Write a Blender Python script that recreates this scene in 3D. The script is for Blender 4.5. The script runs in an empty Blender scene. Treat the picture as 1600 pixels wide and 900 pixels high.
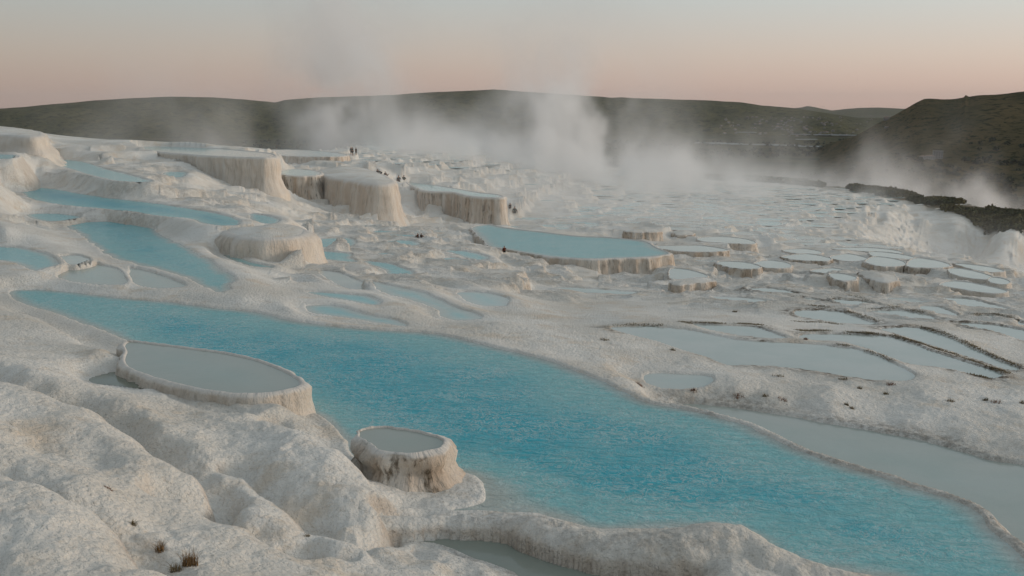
import bpy, bmesh, math, random
import numpy as np
from mathutils import Vector, Matrix
R = math.radians
rng = np.random.default_rng(7)
random.seed(7)
S = bpy.context.scene
COL = S.collection

# ------------------------------------------------------------------ camera
F = 1555.0                                   # focal length in photo pixels (1600 wide)
HV = 170.0                                   # row of the true horizon
PITCH = math.atan((450 - HV) / F)
cam_d = bpy.data.cameras.new('camera')
cam_d.sensor_width = 36.0
cam_d.lens = 36.0 * F / 1600.0
cam_d.clip_start = 0.1
cam_d.clip_end = 60000
cam = bpy.data.objects.new('camera', cam_d)
COL.objects.link(cam)
cam.location = (0, 0, 0)
cam.rotation_euler = (math.pi / 2 - PITCH, 0, 0)
S.camera = cam

# ------------------------------------------------------------------ light
SUN_EL, SUN_AZ = R(9.0), R(88.0)            # azimuth measured clockwise from +Y (view direction)
world = bpy.data.worlds.new('World')
S.world = world
world.use_nodes = True
wn, wl = world.node_tree.nodes, world.node_tree.links
wn.clear()
wo = wn.new('ShaderNodeOutputWorld')
sky = wn.new('ShaderNodeTexSky'); sky.sky_type = 'NISHITA'; sky.sun_disc = False
sky.sun_elevation = SUN_EL; sky.sun_rotation = SUN_AZ
sky.air_density = 1.0; sky.dust_density = 2.0; sky.ozone_density = 1.5
bg1 = wn.new('ShaderNodeBackground'); bg1.inputs['Strength'].default_value = 0.05
wl.new(sky.outputs[0], bg1.inputs[0])
# dusk glow: a pink band over the horizon going to grey blue above, warmer towards the sunset on the right
geo = wn.new('ShaderNodeTexCoord')
sep = wn.new('ShaderNodeSeparateXYZ'); wl.new(geo.outputs['Generated'], sep.inputs[0])
ramp = wn.new('ShaderNodeValToRGB')
mr = wn.new('ShaderNodeMapRange'); mr.inputs[1].default_value = -0.05; mr.inputs[2].default_value = 0.45
wl.new(sep.outputs['Z'], mr.inputs[0]); wl.new(mr.outputs[0], ramp.inputs[0])
cr = ramp.color_ramp
cr.elements[0].position = 0.0; cr.elements[0].color = (0.40, 0.27, 0.215, 1)
cr.elements[1].position = 1.0; cr.elements[1].color = (0.45, 0.49, 0.51, 1)
for p, c in ((0.11, (0.71, 0.47, 0.40)), (0.20, (0.69, 0.56, 0.50)), (0.31, (0.61, 0.625, 0.61)), (0.52, (0.52, 0.58, 0.60))):
    e = cr.elements.new(p); e.color = (*c, 1)
mx = wn.new('ShaderNodeMapRange'); mx.inputs[1].default_value = -0.7; mx.inputs[2].default_value = 0.6
mx.inputs[3].default_value = 0.62; mx.inputs[4].default_value = 1.15
wl.new(sep.outputs['X'], mx.inputs[0])
bg2 = wn.new('ShaderNodeBackground')
wl.new(ramp.outputs[0], bg2.inputs[0]); wl.new(mx.outputs[0], bg2.inputs[1])
ad = wn.new('ShaderNodeAddShader')
wl.new(bg1.outputs[0], ad.inputs[0]); wl.new(bg2.outputs[0], ad.inputs[1]); wl.new(ad.outputs[0], wo.inputs[0])

sl = bpy.data.lights.new('sun', 'SUN'); sl.energy = 1.55; sl.angle = R(14); sl.color = (1.0, 0.83, 0.70)
so = bpy.data.objects.new('sun', sl); COL.objects.link(so)
sd = Vector((math.sin(SUN_AZ) * math.cos(SUN_EL), math.cos(SUN_AZ) * math.cos(SUN_EL), math.sin(SUN_EL)))
so.rotation_euler = sd.to_track_quat('Z', 'Y').to_euler()

S.view_settings.view_transform = 'Standard'; S.view_settings.look = 'None'
S.view_settings.gamma = 1; S.view_settings.use_curve_mapping = False
S.view_settings.exposure = -0.35
S.cycles.use_denoising = True
S.cycles.max_bounces = 5; S.cycles.diffuse_bounces = 3; S.cycles.glossy_bounces = 2
S.cycles.transparent_max_bounces = 8; S.cycles.volume_bounces = 4
S.cycles.volume_step_rate = 1.0; S.cycles.volume_max_steps = 128

# ------------------------------------------------------------------ helpers
CP_, SP_ = math.cos(PITCH), math.sin(PITCH)
def ray(u, v):
    x = (np.asarray(u, float) - 800) / F; y = (450 - np.asarray(v, float)) / F
    return x, CP_ + y * SP_, y * CP_ - SP_
def at(u, v, z):                              # world point seen at (u,v) that lies at height z
    x, y, w = ray(u, v); t = z / w
    return x * t, y * t
def atd(u, v, d):                             # world point seen at (u,v) at forward distance d
    x, y, w = ray(u, v); t = d / y
    return float(x * t), float(d), float(w * t)

def tag(o, label=None, cat=None, group=None, kind=None):
    if label: o['label'] = label
    if cat: o['category'] = cat
    if group: o['group'] = group
    if kind: o['kind'] = kind
    return o

def hash2(ix, iy, seed=0):
    h = (ix.astype(np.int64) * 374761393 + iy.astype(np.int64) * 668265263 + seed * 2147483647) & 0xffffffff
    h = ((h ^ (h >> 13)) * 1274126177) & 0xffffffff
    h = (h ^ (h >> 16)) & 0xffffffff
    return h.astype(np.float64) / 4294967295.0
def vnoise(x, y, seed=0):
    ix = np.floor(x); iy = np.floor(y); fx = x - ix; fy = y - iy
    fx = fx * fx * fx * (fx * (fx * 6 - 15) + 10); fy = fy * fy * fy * (fy * (fy * 6 - 15) + 10)
    a = hash2(ix, iy, seed); b = hash2(ix + 1, iy, seed); c = hash2(ix, iy + 1, seed); d = hash2(ix + 1, iy + 1, seed)
    return (a + (b - a) * fx) * (1 - fy) + (c + (d - c) * fx) * fy
def fbm(x, y, o=4, seed=0, g=0.5):
    s = 0; a = 1; t = 0
    for k in range(o):
        s = s + a * (vnoise(x, y, seed + k * 17) - 0.5); t += a; a *= g
        x, y = x * 1.6 + y * 1.2 + 5.3, y * 1.6 - x * 1.2 + 1.7
    return s / t * 2
def sstep(a, b, x):
    t = np.clip((x - a) / (b - a), 0, 1); return t * t * (3 - 2 * t)

def cells(x, y, sx, sy, seed, rot):
    c, s = math.cos(rot), math.sin(rot)
    a = (x * c + y * s) / sx; b = (-x * s + y * c) / sy
    wa = fbm(x / (sx * .55), y / (sx * .55), 3, seed + 5) * 0.24; wb = fbm(x / (sx * .55) + 31, y / (sx * .55), 3, seed + 9) * 0.30
    a = a + wa; b = b + wb
    ia = np.floor(a); ib = np.floor(b)
    d1 = np.full(len(x), 9.0); d2 = np.full(len(x), 9.0); bx = np.zeros(len(x)); by = np.zeros(len(x)); nx = np.zeros(len(x)); ny = np.zeros(len(x))
    for i in (-1, 0, 1):
        for j in (-1, 0, 1):
            qa = ia + i; qb = ib + j
            pa = qa + 0.1 + 0.8 * hash2(qa, qb, seed); pb = qb + 0.1 + 0.8 * hash2(qa, qb, seed + 1)
            d = np.hypot(a - pa, b - pb)
            m = d < d1; m2 = (~m) & (d < d2)
            d2 = np.where(m, d1, np.where(m2, d, d2))
            nx = np.where(m, bx, np.where(m2, pa, nx)); ny = np.where(m, by, np.where(m2, pb, ny))
            bx = np.where(m, pa, bx); by = np.where(m, pb, by); d1 = np.where(m, d, d1)
    def back(pa, pb):
        A_, B_ = pa * sx, pb * sy
        return A_ * c - B_ * s, A_ * s + B_ * c
    return d1, d2, back(bx, by), back(nx, ny), hash2(np.floor(bx * 7919), np.floor(by * 7919), 3)
def grid_mesh(name, co, faces, mat, attrs=None, parent=None, smooth=True):
    me = bpy.data.meshes.new(name)
    nf = len(faces)
    me.vertices.add(len(co)); me.vertices.foreach_set('co', np.ascontiguousarray(co, np.float32).ravel())
    k = faces.shape[1]
    me.loops.add(nf * k); me.loops.foreach_set('vertex_index', np.ascontiguousarray(faces, np.int32).ravel())
    me.polygons.add(nf); me.polygons.foreach_set('loop_start', np.arange(0, nf * k, k, dtype=np.int32))
    me.polygons.foreach_set('use_smooth', np.full(nf, smooth))
    me.update(calc_edges=True); me.validate()
    for an, av in (attrs or {}).items():
        at_ = me.attributes.new(an, 'FLOAT', 'POINT'); at_.data.foreach_set('value', np.ascontiguousarray(av, np.float32))
    if mat: me.materials.append(mat)
    o = bpy.data.objects.new(name, me); COL.objects.link(o)
    if parent: o.parent = parent
    return o
def compact(co, faces, attrs):
    used = np.unique(faces); mp = np.full(len(co), -1, np.int64); mp[used] = np.arange(len(used))
    return co[used], mp[faces], {k: v[used] for k, v in attrs.items()}

class NT:                                      # small node helper
    def __init__(s, name, alpha=False):
        s.m = bpy.data.materials.new(name); s.m.use_nodes = True
        s.n = s.m.node_tree.nodes; s.l = s.m.node_tree.links
        s.b = s.n['Principled BSDF']; s.o = s.n['Material Output']
    def _in(s, sock, v):
        if hasattr(v, 'is_linked') or isinstance(v, bpy.types.NodeSocket): s.l.new(v, sock)
        elif v is not None: sock.default_value = v
    def attr(s, nm):
        a = s.n.new('ShaderNodeAttribute'); a.attribute_name = nm; return a.outputs['Fac']
    def pos(s): return s.n.new('ShaderNodeNewGeometry').outputs['Position']
    def nrmz(s):
        g = s.n.new('ShaderNodeNewGeometry'); x = s.n.new('ShaderNodeSeparateXYZ'); s.l.new(g.outputs['Normal'], x.inputs[0]); return x.outputs['Z']
    def mapp(s, v, sc=(1, 1, 1), rot=(0, 0, 0)):
        m = s.n.new('ShaderNodeMapping'); m.inputs['Scale'].default_value = sc; m.inputs['Rotation'].default_value = rot
        s.l.new(v, m.inputs[0]); return m.outputs[0]
    def noise(s, v, sc, det=3, rough=0.55, dist=0.0):
        t = s.n.new('ShaderNodeTexNoise'); t.inputs['Scale'].default_value = sc; t.inputs['Detail'].default_value = det
        t.inputs['Roughness'].default_value = rough; t.inputs['Distortion'].default_value = dist
        s.l.new(v, t.inputs['Vector']); return t.outputs['Fac']
    def voro(s, v, sc, feat='F1'):
        t = s.n.new('ShaderNodeTexVoronoi'); t.feature = feat; t.inputs['Scale'].default_value = sc
        s.l.new(v, t.inputs['Vector']); return t.outputs['Distance']
    def math(s, op, a, b=None, c=None, clamp=False):
        m = s.n.new('ShaderNodeMath'); m.operation = op; m.use_clamp = clamp
        s._in(m.inputs[0], a); s._in(m.inputs[1], b)
        if c is not None: s._in(m.inputs[2], c)
        return m.outputs[0]
    def mr(s, v, a, b, c=0.0, d=1.0):
        m = s.n.new('ShaderNodeMapRange'); m.interpolation_type = 'SMOOTHSTEP'
        s._in(m.inputs[0], v)
        for i, q in enumerate((a, b, c, d)): m.inputs[i + 1].default_value = q
        return m.outputs[0]
    def mix(s, f, a, b):
        m = s.n.new('ShaderNodeMix'); m.data_type = 'RGBA'
        s._in(m.inputs[0], f)
        for q, v in ((6, a), (7, b)):
            s._in(m.inputs[q], (*v, 1) if isinstance(v, tuple) else v)
        return m.outputs[2]
    def bump(s, h, dist, strength=1.0, prev=None):
        b = s.n.new('ShaderNodeBump'); b.inputs['Distance'].default_value = dist; b.inputs['Strength'].default_value = strength
        s.l.new(h, b.inputs['Height'])
        if prev is not None: s.l.new(prev, b.inputs['Normal'])
        return b.outputs[0]
    def comb(s, a, b, c=0.0):
        m = s.n.new('ShaderNodeCombineXYZ'); s._in(m.inputs[0], a); s._in(m.inputs[1], b); s._in(m.inputs[2], c); return m.outputs[0]
    def fin(s, col, rough=0.9, nrm=None, spec=0.3):
        s._in(s.b.inputs['Base Color'], (*col, 1) if isinstance(col, tuple) else col)
        s._in(s.b.inputs['Roughness'], rough); s.b.inputs['Specular IOR Level'].default_value = spec
        if nrm is not None: s.l.new(nrm, s.b.inputs['Normal'])
        return s.m

# ------------------------------------------------------------------ materials
def mat_travertine():
    t = NT('travertine'); p = t.pos()
    big = t.noise(p, 0.16, 4, 0.6); mid = t.noise(p, 1.1, 5, 0.65); fine = t.noise(p, 9, 4, 0.6); spk = t.noise(p, 26, 3, 0.7)
    col = t.mix(t.mr(big, 0.35, 0.68), (0.69, 0.66, 0.595), (0.83, 0.81, 0.755))
    col = t.mix(t.math('MULTIPLY', t.mr(mid, 0.52, 0.74), 0.36), col, (0.50, 0.41, 0.31))
    col = t.mix(t.math('MULTIPLY', t.mr(fine, 0.55, 0.72), 0.42), col, (0.40, 0.35, 0.28))
    col = t.mix(t.math('MULTIPLY', t.mr(t.noise(t.mapp(p, (1, 1, 2)), 14, 4, 0.7), 0.56, 0.66), t.mr(big, 0.62, 0.40, 0.15, 0.6)), col, (0.42, 0.41, 0.37))
    col = t.mix(t.math('MULTIPLY', t.mr(t.noise(p, 0.42, 5, 0.7), 0.52, 0.68), 0.55), col, (0.64, 0.53, 0.40))
    st = t.attr('shade_stain')  # brown rim lines: painted bank shade together with staining
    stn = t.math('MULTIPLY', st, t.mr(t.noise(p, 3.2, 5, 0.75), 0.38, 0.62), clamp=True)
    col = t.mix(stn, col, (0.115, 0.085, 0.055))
    # mineral flutes on steep faces: tan streaks running down
    steep = t.mr(t.nrmz(), 0.80, 0.35)
    stre = t.noise(t.mapp(p, (2.2, 2.2, 0.18)), 1.3, 4, 0.65)
    wc = t.mix(t.mr(stre, 0.38, 0.66), (0.64, 0.55, 0.46), (0.42, 0.32, 0.24))
    col = t.mix(t.math('MULTIPLY', steep, 0.55), col, wc)
    # small debris specks on the flats
    sp = t.math('MULTIPLY', t.mr(t.noise(t.mapp(p, (1, 1, 1)), 4.6, 6, 0.8), 0.635, 0.67), t.mr(t.noise(p, 0.35, 2), 0.46, 0.62))
    col = t.mix(t.math('MULTIPLY', sp, t.math('MULTIPLY', t.attr('speck'), 0.85)), col, (0.17, 0.11, 0.06))
    veg = t.attr('veg')
    vn = t.math('MULTIPLY', veg, t.mr(t.noise(p, 0.22, 5, 0.7), 0.40, 0.50), clamp=True)
    col = t.mix(vn, col, t.mix(t.mr(t.noise(p, 0.5, 4), 0.3, 0.7), (0.055, 0.055, 0.022), (0.15, 0.10, 0.045)))
    near = t.attr('near')
    h1 = t.math('ADD', t.math('MULTIPLY', t.noise(p, 5.5, 5, 0.6, 0.0), 0.6), t.math('MULTIPLY', t.voro(t.mapp(p, (1, 1, 1.3)), 9.0), -0.30))
    n = t.bump(h1, 0.12, 1.0)
    b2 = t.n.new('ShaderNodeBump'); b2.inputs['Distance'].default_value = 0.25
    t.l.new(t.noise(t.mapp(p, (2.5, 2.5, 0.3)), 1.5, 4, 0.6), b2.inputs['Height']); t.l.new(t.math('MULTIPLY', steep, 0.7), b2.inputs['Strength']); t.l.new(n, b2.inputs['Normal']); n = b2.outputs[0]
    n = t.bump(spk, 0.045, 0.9, n)
    return t.fin(col, 0.82, n, 0.35)
M_TRAV = mat_travertine()

def mat_wall():
    t = NT('travertine_wall'); p = t.pos(); arc = t.attr('arc'); tt = t.attr('tt'); seed = t.attr('seed')
    v = t.comb(t.math('ADD', arc, seed), t.math('MULTIPLY', tt, 0.35), seed)
    s1 = t.noise(v, 1.3, 4, 0.6); s2 = t.noise(v, 5.0, 5, 0.7)
    col = t.mix(t.math('MULTIPLY', t.mr(s1, 0.30, 0.66), t.mr(t.attr('dirt'), 0.0, 0.8, 0.25, 1.0)), (0.68, 0.63, 0.56), (0.50, 0.395, 0.30))
    dark = t.math('MULTIPLY', t.mr(s2, 0.48, 0.66), t.mr(t.noise(v, 0.45, 2), 0.36, 0.56))
    col = t.mix(t.math('MULTIPLY', dark, t.attr('dirt'), clamp=True), col, (0.10, 0.075, 0.045))
    # white fresh crust at the rim
    col = t.mix(t.math('MULTIPLY', t.mr(tt, 0.10, 0.0), 0.85), col, (0.70, 0.67, 0.62))
    col = t.mix(t.math('MULTIPLY', t.mr(t.noise(p, 1.2, 4), 0.5, 0.7), 0.35), col, (0.66, 0.64, 0.60))
    n = t.bump(t.noise(v, 4.0, 5, 0.65), 0.22, 0.9)
    n = t.bump(t.noise(p, 7, 4, 0.6), 0.07, 0.7, n)
    return t.fin(col, 0.82, n, 0.35)
M_WALL = mat_wall()

def mat_water():
    t = NT('thermal_water'); p = t.pos(); tint = t.attr('tint'); rip = t.attr('rip')
    w = t.noise(t.mapp(p, (1, 1, 1)), 0.32, 4, 0.6, 0.6)
    f = t.math('MULTIPLY', tint, t.mr(w, 0.28, 0.62, 0.72, 1.0), clamp=True)
    shal = t.mix(t.mr(t.noise(p, 0.5, 3), 0.3, 0.7), (0.42, 0.47, 0.43), (0.48, 0.51, 0.47))
    shal = t.mix(t.attr('murk'), shal, (0.17, 0.19, 0.145))
    c = t.n.new('ShaderNodeValToRGB'); t.l.new(f, c.inputs[0])
    e = c.color_ramp.elements; e[0].color = (0, 0, 0, 1); e[1].color = (1, 1, 1, 1)
    midc = (0.19, 0.50, 0.52); deep = (0.0, 0.375, 0.47)
    col = t.mix(t.mr(f, 0.0, 0.30), shal, midc)
    col = t.mix(t.mr(f, 0.35, 1.0), col, deep)
    # pale threads: ripple highlights painted into the colour of the moving water
    th = t.noise(t.mapp(p, (1.3, 1.3, 1), (0, 0, 0.5)), 1.5, 6, 0.72, 2.2)
    th = t.math('MULTIPLY', t.mr(t.math('ABSOLUTE', t.math('SUBTRACT', th, 0.5)), 0.045, 0.0), t.math('MULTIPLY', rip, t.mr(t.noise(p, 0.45, 3), 0.35, 0.62, 0.25, 0.85)))
    col = t.mix(th, col, (0.46, 0.60, 0.60))
    wv = t.noise(t.mapp(p, (1.0, 2.0, 1), (0, 0, R(18))), 1.7, 5, 0.62, 0.8)
    n1 = t.n.new('ShaderNodeBump'); n1.inputs['Distance'].default_value = 0.12
    t.l.new(wv, n1.inputs['Height']); t.l.new(t.math('MULTIPLY', rip, 1.0), n1.inputs['Strength'])
    n2 = t.n.new('ShaderNodeBump'); n2.inputs['Distance'].default_value = 0.03
    t.l.new(t.noise(p, 7.5, 3, 0.6, 0.5), n2.inputs['Height']); t.l.new(t.math('MULTIPLY', rip, 0.8), n2.inputs['Strength'])
    t.l.new(n1.outputs[0], n2.inputs['Normal'])
    m = t.fin(col, t.math('MULTIPLY_ADD', rip, 0.13, 0.04), n2.outputs[0], 0.4); t.l.new(t.math('MULTIPLY_ADD', rip, -0.28, 0.5), t.b.inputs['Specular IOR Level']); t.b.inputs['IOR'].default_value = 1.33
    return m
M_WATER = mat_water()

def mat_hill(name, a, b, c, sc):
    t = NT(name); p = t.pos()
    col = t.mix(t.mr(t.noise(p, sc, 5, 0.65), 0.35, 0.65), a, b)
    col = t.mix(t.mr(t.noise(t.mapp(p, (1, 1, 3)), sc * 7, 5, 0.75), 0.50, 0.62), col, c)
    n = t.bump(t.noise(p, sc * 5, 5, 0.7), 14.0, 0.8)
    return t.fin(col, 1.0, n, 0.0)
M_HILL = mat_hill('scrub_hill', (0.105, 0.098, 0.048), (0.062, 0.066, 0.030), (0.018, 0.026, 0.011), 0.004)
M_HILLR = mat_hill('brown_scrub_hill', (0.115, 0.088, 0.044), (0.065, 0.060, 0.030), (0.018, 0.026, 0.011), 0.008)  # browner scrub mix with a finer pattern
def mat_valley():
    t = NT('valley_fields'); p = t.pos()
    v = t.mapp(p, (0.6, 1.6, 0.01))
    vo = t.n.new('ShaderNodeTexVoronoi'); vo.inputs['Scale'].default_value = 0.006; t.l.new(v, vo.inputs['Vector'])
    r = t.n.new('ShaderNodeSeparateColor'); t.l.new(vo.outputs['Color'], r.inputs[0])
    col = t.mix(r.outputs[0], (0.060, 0.066, 0.036), (0.115, 0.098, 0.055))
    col = t.mix(t.mr(t.noise(p, 0.02, 5, 0.75), 0.48, 0.60), col, (0.032, 0.042, 0.024))
    return t.fin(col, 1.0, None, 0.0)
M_VALLEY = mat_valley()

# ------------------------------------------------------------------ data traced from the place
# flat pools cut into the ground: z, outline in the photo, blue, rim width, rim height, basin depth length, ripple
POOLS = []
def pool(z, pts, blue, rw=0.25, rh=0.06, L=0.8, rip=0.3, wo=1.2, k=1.6, shade_stain=0.0, dep=0.8, nm=''):
    POOLS.append(dict(z=z, px=pts, blue=blue, rw=rw, rh=rh, L=L, rip=rip, wo=wo, k=k, shade_stain=shade_stain, dep=dep, nm=nm))
pool(-9.0, [(14,455),(60,452),(120,457),(180,464),(250,470),(330,480),(400,487),(440,496),(500,506),(560,512),(620,516),(680,521),(730,531),(790,545),(850,560),(900,577),(950,596),(985,614),(1020,628),(1075,638),(1120,650),(1170,666),(1210,685),(1250,702),(1300,718),(1340,731),(1390,745),(1430,760),(1470,772),(1500,783),(1535,800),(1550,822),(1582,845),(1612,880),(1640,930),(1500,960),(1400,918),(1320,897),(1255,888),(1205,868),(1165,836),(1130,827),(1080,829),(1000,831),(950,832),(905,828),(870,815),(840,806),(800,806),(740,803),(702,798),(735,787),(757,778),(752,757),(725,742),(640,735),(570,732),(532,690),(490,652),(430,622),(330,592),(270,574),(225,552),(175,524),(130,507),(80,490),(20,470)],
     1.0, rw=0.2, rh=0.06, L=1.1, rip=1.0, wo=0.75, k=1.1, nm='main')
pool(-9.8, [(1045,631),(1080,630),(1130,634),(1200,643),(1260,654),(1330,666),(1400,678),(1450,688),(1500,704),(1550,717),(1600,725),(1680,742),(1760,800),(1760,960),(1650,960),(1600,895),(1560,858),(1535,842),(1470,813),(1390,784),(1300,755),(1210,720),(1120,684),(1075,665),(1050,650)], 0.10, rw=0.2, rh=0.10, L=2.5, rip=0.06, wo=0.7, k=1.2, shade_stain=0.6)
pool(-9.15, [(605,838),(650,833),(700,830),(760,830),(820,838),(860,852),(890,868),(920,880),(1000,885),(1050,891),(1075,915),(1000,950),(850,940),(800,897),(740,877),(690,855),(650,847)], 0.05, rw=0.12, rh=0.04, L=1.5, rip=0.04, wo=0.3, k=1.5, shade_stain=0.35)
pool(-8.4, [(138,592),(165,583),(180,580),(200,592),(245,604),(225,608),(180,603),(150,600)], 0.05, rw=0.1, rh=0.02, rip=0.05, wo=0.4)
pool(-8.8, [(100,350),(150,346),(205,345),(235,352),(262,370),(300,390),(340,412),(365,428),(370,442),(355,457),(335,457),(290,437),(240,420),(190,410),(150,388),(120,366)], 0.85, rw=0.4, rh=0.05, L=1.4, rip=0.8)
pool(-8.5, [(40,335),(90,333),(130,339),(95,346),(60,345)], 0.55, rip=0.5)
pool(-8.0, [(22,290),(60,292),(100,297),(150,306),(200,312),(250,318),(300,326),(350,335),(378,345),(375,352),(345,353),(315,349),(290,342),(240,337),(190,330),(140,325),(90,320),(50,312),(35,303)], 1.0, rw=0.3, L=1.0, rip=0.7, wo=1.6)
pool(-8.5, [(388,334),(420,337),(442,345),(425,351),(395,347)], 0.7, rip=0.4)
pool(-9.5, [(345,398),(370,400),(400,409),(432,418),(400,418),(365,410)], 0.7, rip=0.4, wo=0.8)
pool(-6.6, [(75,248),(130,252),(165,263),(210,274),(240,284),(190,284),(150,277),(100,262),(60,254)], 0.6, rip=0.4)
pool(-7.2, [(255,269),(292,269),(288,277),(262,277)], 0.6, rip=0.4)
pool(-4.9, [(-60,240),(0,241),(28,243),(20,248),(0,249),(-60,249)], 0.7, rip=0.4)
pool(-8.45, [(-60,380),(0,384),(40,388),(85,400),(93,412),(70,421),(50,424),(30,415),(0,408),(-60,405)], 0.60, rip=0.4)
pool(-8.75, [(88,431),(128,414),(150,412),(185,420),(196,430),(198,444),(160,446),(110,441)], 0.12, rip=0.1, rw=0.15, wo=0.6)
pool(-8.85, [(203,418),(240,425),(275,437),(292,448),(250,452),(215,447),(203,436)], 0.12, rip=0.1, rw=0.15, wo=0.6)
pool(-8.55, [(85,402),(120,398),(145,407),(120,415),(100,410)], 0.15, rip=0.1, rw=0.15, wo=0.6)
pool(-10.7, [(480,391),(550,395),(552,402),(562,410),(520,408),(482,401)], 0.55, rip=0.3, wo=0.8)
pool(-10.8, [(562,407),(612,411),(648,425),(637,430),(612,430),(595,420)], 0.70, rip=0.3, wo=0.8)
pool(-11.5, [(480,375),(550,371),(555,384),(500,387)], 0.45, rip=0.3, wo=0.8)
pool(-11.4, [(585,395),(615,396),(632,405),(617,407)], 0.55, rip=0.3, wo=0.8)
pool(-12.6, [(692,391),(732,392),(767,402),(745,407),(707,397)], 0.5, rip=0.3, wo=0.8)
pool(-12.9, [(600,377),(640,375),(660,382),(625,387)], 0.45, rip=0.3, wo=0.8)
pool(-10.0, [(495,423),(530,425),(560,437),(583,445),(588,453),(565,457),(520,443)], 0.10, rip=0.1, wo=0.6)
pool(-9.75, [(575,438),(620,447),(650,454),(675,460),(712,478),(748,490),(752,499),(712,502),(684,495),(674,482),(625,466),(595,457)], 0.5, rip=0.2, wo=0.8, L=1.8)
pool(-9.35, [(472,455),(525,456),(575,462),(602,472),(585,479),(550,472),(500,464)], 0.62, rip=0.2, wo=0.6)
pool(-9.2, [(475,478),(525,476),(575,490),(625,500),(640,511),(612,510),(550,500),(487,490)], 0.45, rip=0.2, wo=0.6)
pool(-13.0, [(860,448),(925,450),(1000,456),(1030,462),(970,462),(900,457)], 0.15, rip=0.1)
pool(-10.3, [(712,457),(762,457),(800,467),(787,480),(737,475)], 0.22, rip=0.1, wo=0.8)
pool(-9.5, [(1000,586),(1060,583),(1120,590),(1100,606),(1030,608)], 0.08, rip=0.05, wo=0.8)
pool(-9.9, [(950,512),(990,510),(1025,510),(1075,515),(1110,522),(1157,531),(1250,536),(1287,539),(1337,545),(1375,557),(1425,582),(1432,590),(1407,596),(1350,594),(1275,582),(1225,575),(1175,572),(1137,572),(1112,562),(1075,550),(1025,534),(990,525)], 0.05, rw=0.15, rh=0.05, rip=0.04, wo=0.35, shade_stain=1.0, L=2)
pool(-9.98, [(1080,506),(1130,508),(1180,511),(1205,518),(1230,530),(1180,528),(1140,522),(1105,515)], 0.05, rw=0.12, rh=0.05, rip=0.04, wo=0.3, shade_stain=1.0)
pool(-10.2, [(1255,522),(1325,522),(1395,526),(1450,545),(1512,565),(1568,585),(1550,593),(1535,590),(1475,577),(1425,571),(1382,556),(1340,542),(1287,535),(1250,530)], 0.04, rw=0.14, rh=0.06, rip=0.04, wo=0.3, shade_stain=1.0, L=2)
pool(-10.6, [(1380,512),(1432,511),(1470,522),(1512,540),(1562,562),(1595,576),(1580,581),(1545,570),(1487,551),(1437,536),(1400,523),(1375,517)], 0.04, rw=0.15, rh=0.06, rip=0.04, wo=0.3, shade_stain=1.0)
pool(-10.9, [(1240,485),(1312,486),(1350,499),(1375,507),(1337,508),(1287,502),(1245,495)], 0.04, rw=0.2, rh=0.07, rip=0.04, wo=0.5, shade_stain=1.0)
pool(-11.3, [(1355,486),(1400,484),(1450,492),(1462,501),(1412,497),(1370,491)], 0.04, rw=0.2, rh=0.07, rip=0.04, wo=0.5, shade_stain=1.0)
pool(-11.1, [(1480,503),(1550,507),(1612,518),(1680,535),(1650,548),(1600,534),(1562,522),(1512,510)], 0.04, rw=0.2, rh=0.07, rip=0.04, wo=0.5, shade_stain=1.0)
pool(-12.1, [(1437,478),(1470,480),(1500,494),(1475,498),(1447,487)], 0.04, rw=0.2, rh=0.08, rip=0.04, wo=0.5, shade_stain=1.0)
pool(-12.2, [(1512,495),(1550,492),(1600,504),(1660,520),(1640,528),(1575,507),(1537,502)], 0.04, rw=0.2, rh=0.08, rip=0.04, wo=0.5, shade_stain=1.0)
pool(-13.3, [(1160,450),(1200,450),(1232,454),(1252,460),(1225,460),(1190,456)], 0.04, rw=0.25, rh=0.08, rip=0.04, wo=0.6, shade_stain=1.0)
pool(-12.5, [(1295,467),(1350,471),(1380,479),(1337,483),(1317,477)], 0.04, rw=0.25, rh=0.08, rip=0.04, wo=0.6, shade_stain=1.0)
pool(-12.3, [(1110,463),(1170,465),(1210,471),(1235,481),(1200,483),(1150,477),(1120,470)], 0.04, rw=0.25, rh=0.08, rip=0.04, wo=0.6, shade_stain=0.8)
pool(-12.8, [(1245,464),(1280,468),(1305,478),(1280,479),(1255,472)], 0.04, rw=0.25, rh=0.08, rip=0.04, wo=0.6, shade_stain=0.8)
pool(-14.0, [(1462,465),(1512,466),(1557,477),(1620,493),(1600,496),(1550,488),(1500,477)], 0.04, rw=0.25, rh=0.08, rip=0.04, wo=0.8, shade_stain=0.5)

# raised basins standing on walls: z, outline, wall height H, blue, rim shoulder, slope, dirt, water, label
BASINS = []
FEET = {}
def basin(label, z, pts, H, blue=0.05, sh=0.09, slope=0.10, dirt=0.7, water=True, group='raised travertine basins', flute=0.5, fl_wl=0.55, ctl='near', rip=0.05, base=None):
    if z < -14.2 or (z == -15.2): H = H * 0.62
    BASINS.append(dict(label=label, z=z, px=pts, H=H, blue=blue, sh=sh, slope=slope, dirt=dirt, water=water, group=group, flute=flute, wl=fl_wl, ctl=ctl, rip=rip, base=base))
basin('large white basin of grey water with a thick rounded rim, beside the long blue pool', -8.1,
      [(196,531),(240,537),(300,545),(360,553),(405,563),(440,577),(478,598),(470,608),(430,615),(380,618),(330,613),(280,602),(230,588),(200,577),(190,566),(196,552),(192,540)], 1.0, blue=0.10, sh=0.22, slope=0.12, dirt=0.32, flute=0.35, fl_wl=0.35, ctl='none')
basin('small tan basin with shaggy sloping wall standing in the edge of the blue pool', -8.1,
      [(562,671),(590,666),(625,668),(668,677),(694,687),(698,695),(682,703),(648,709),(612,709),(582,701),(563,687)], 1.1, blue=0.10, sh=0.11, slope=0.34, dirt=1.0, flute=0.4, fl_wl=0.3, ctl='none')
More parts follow.
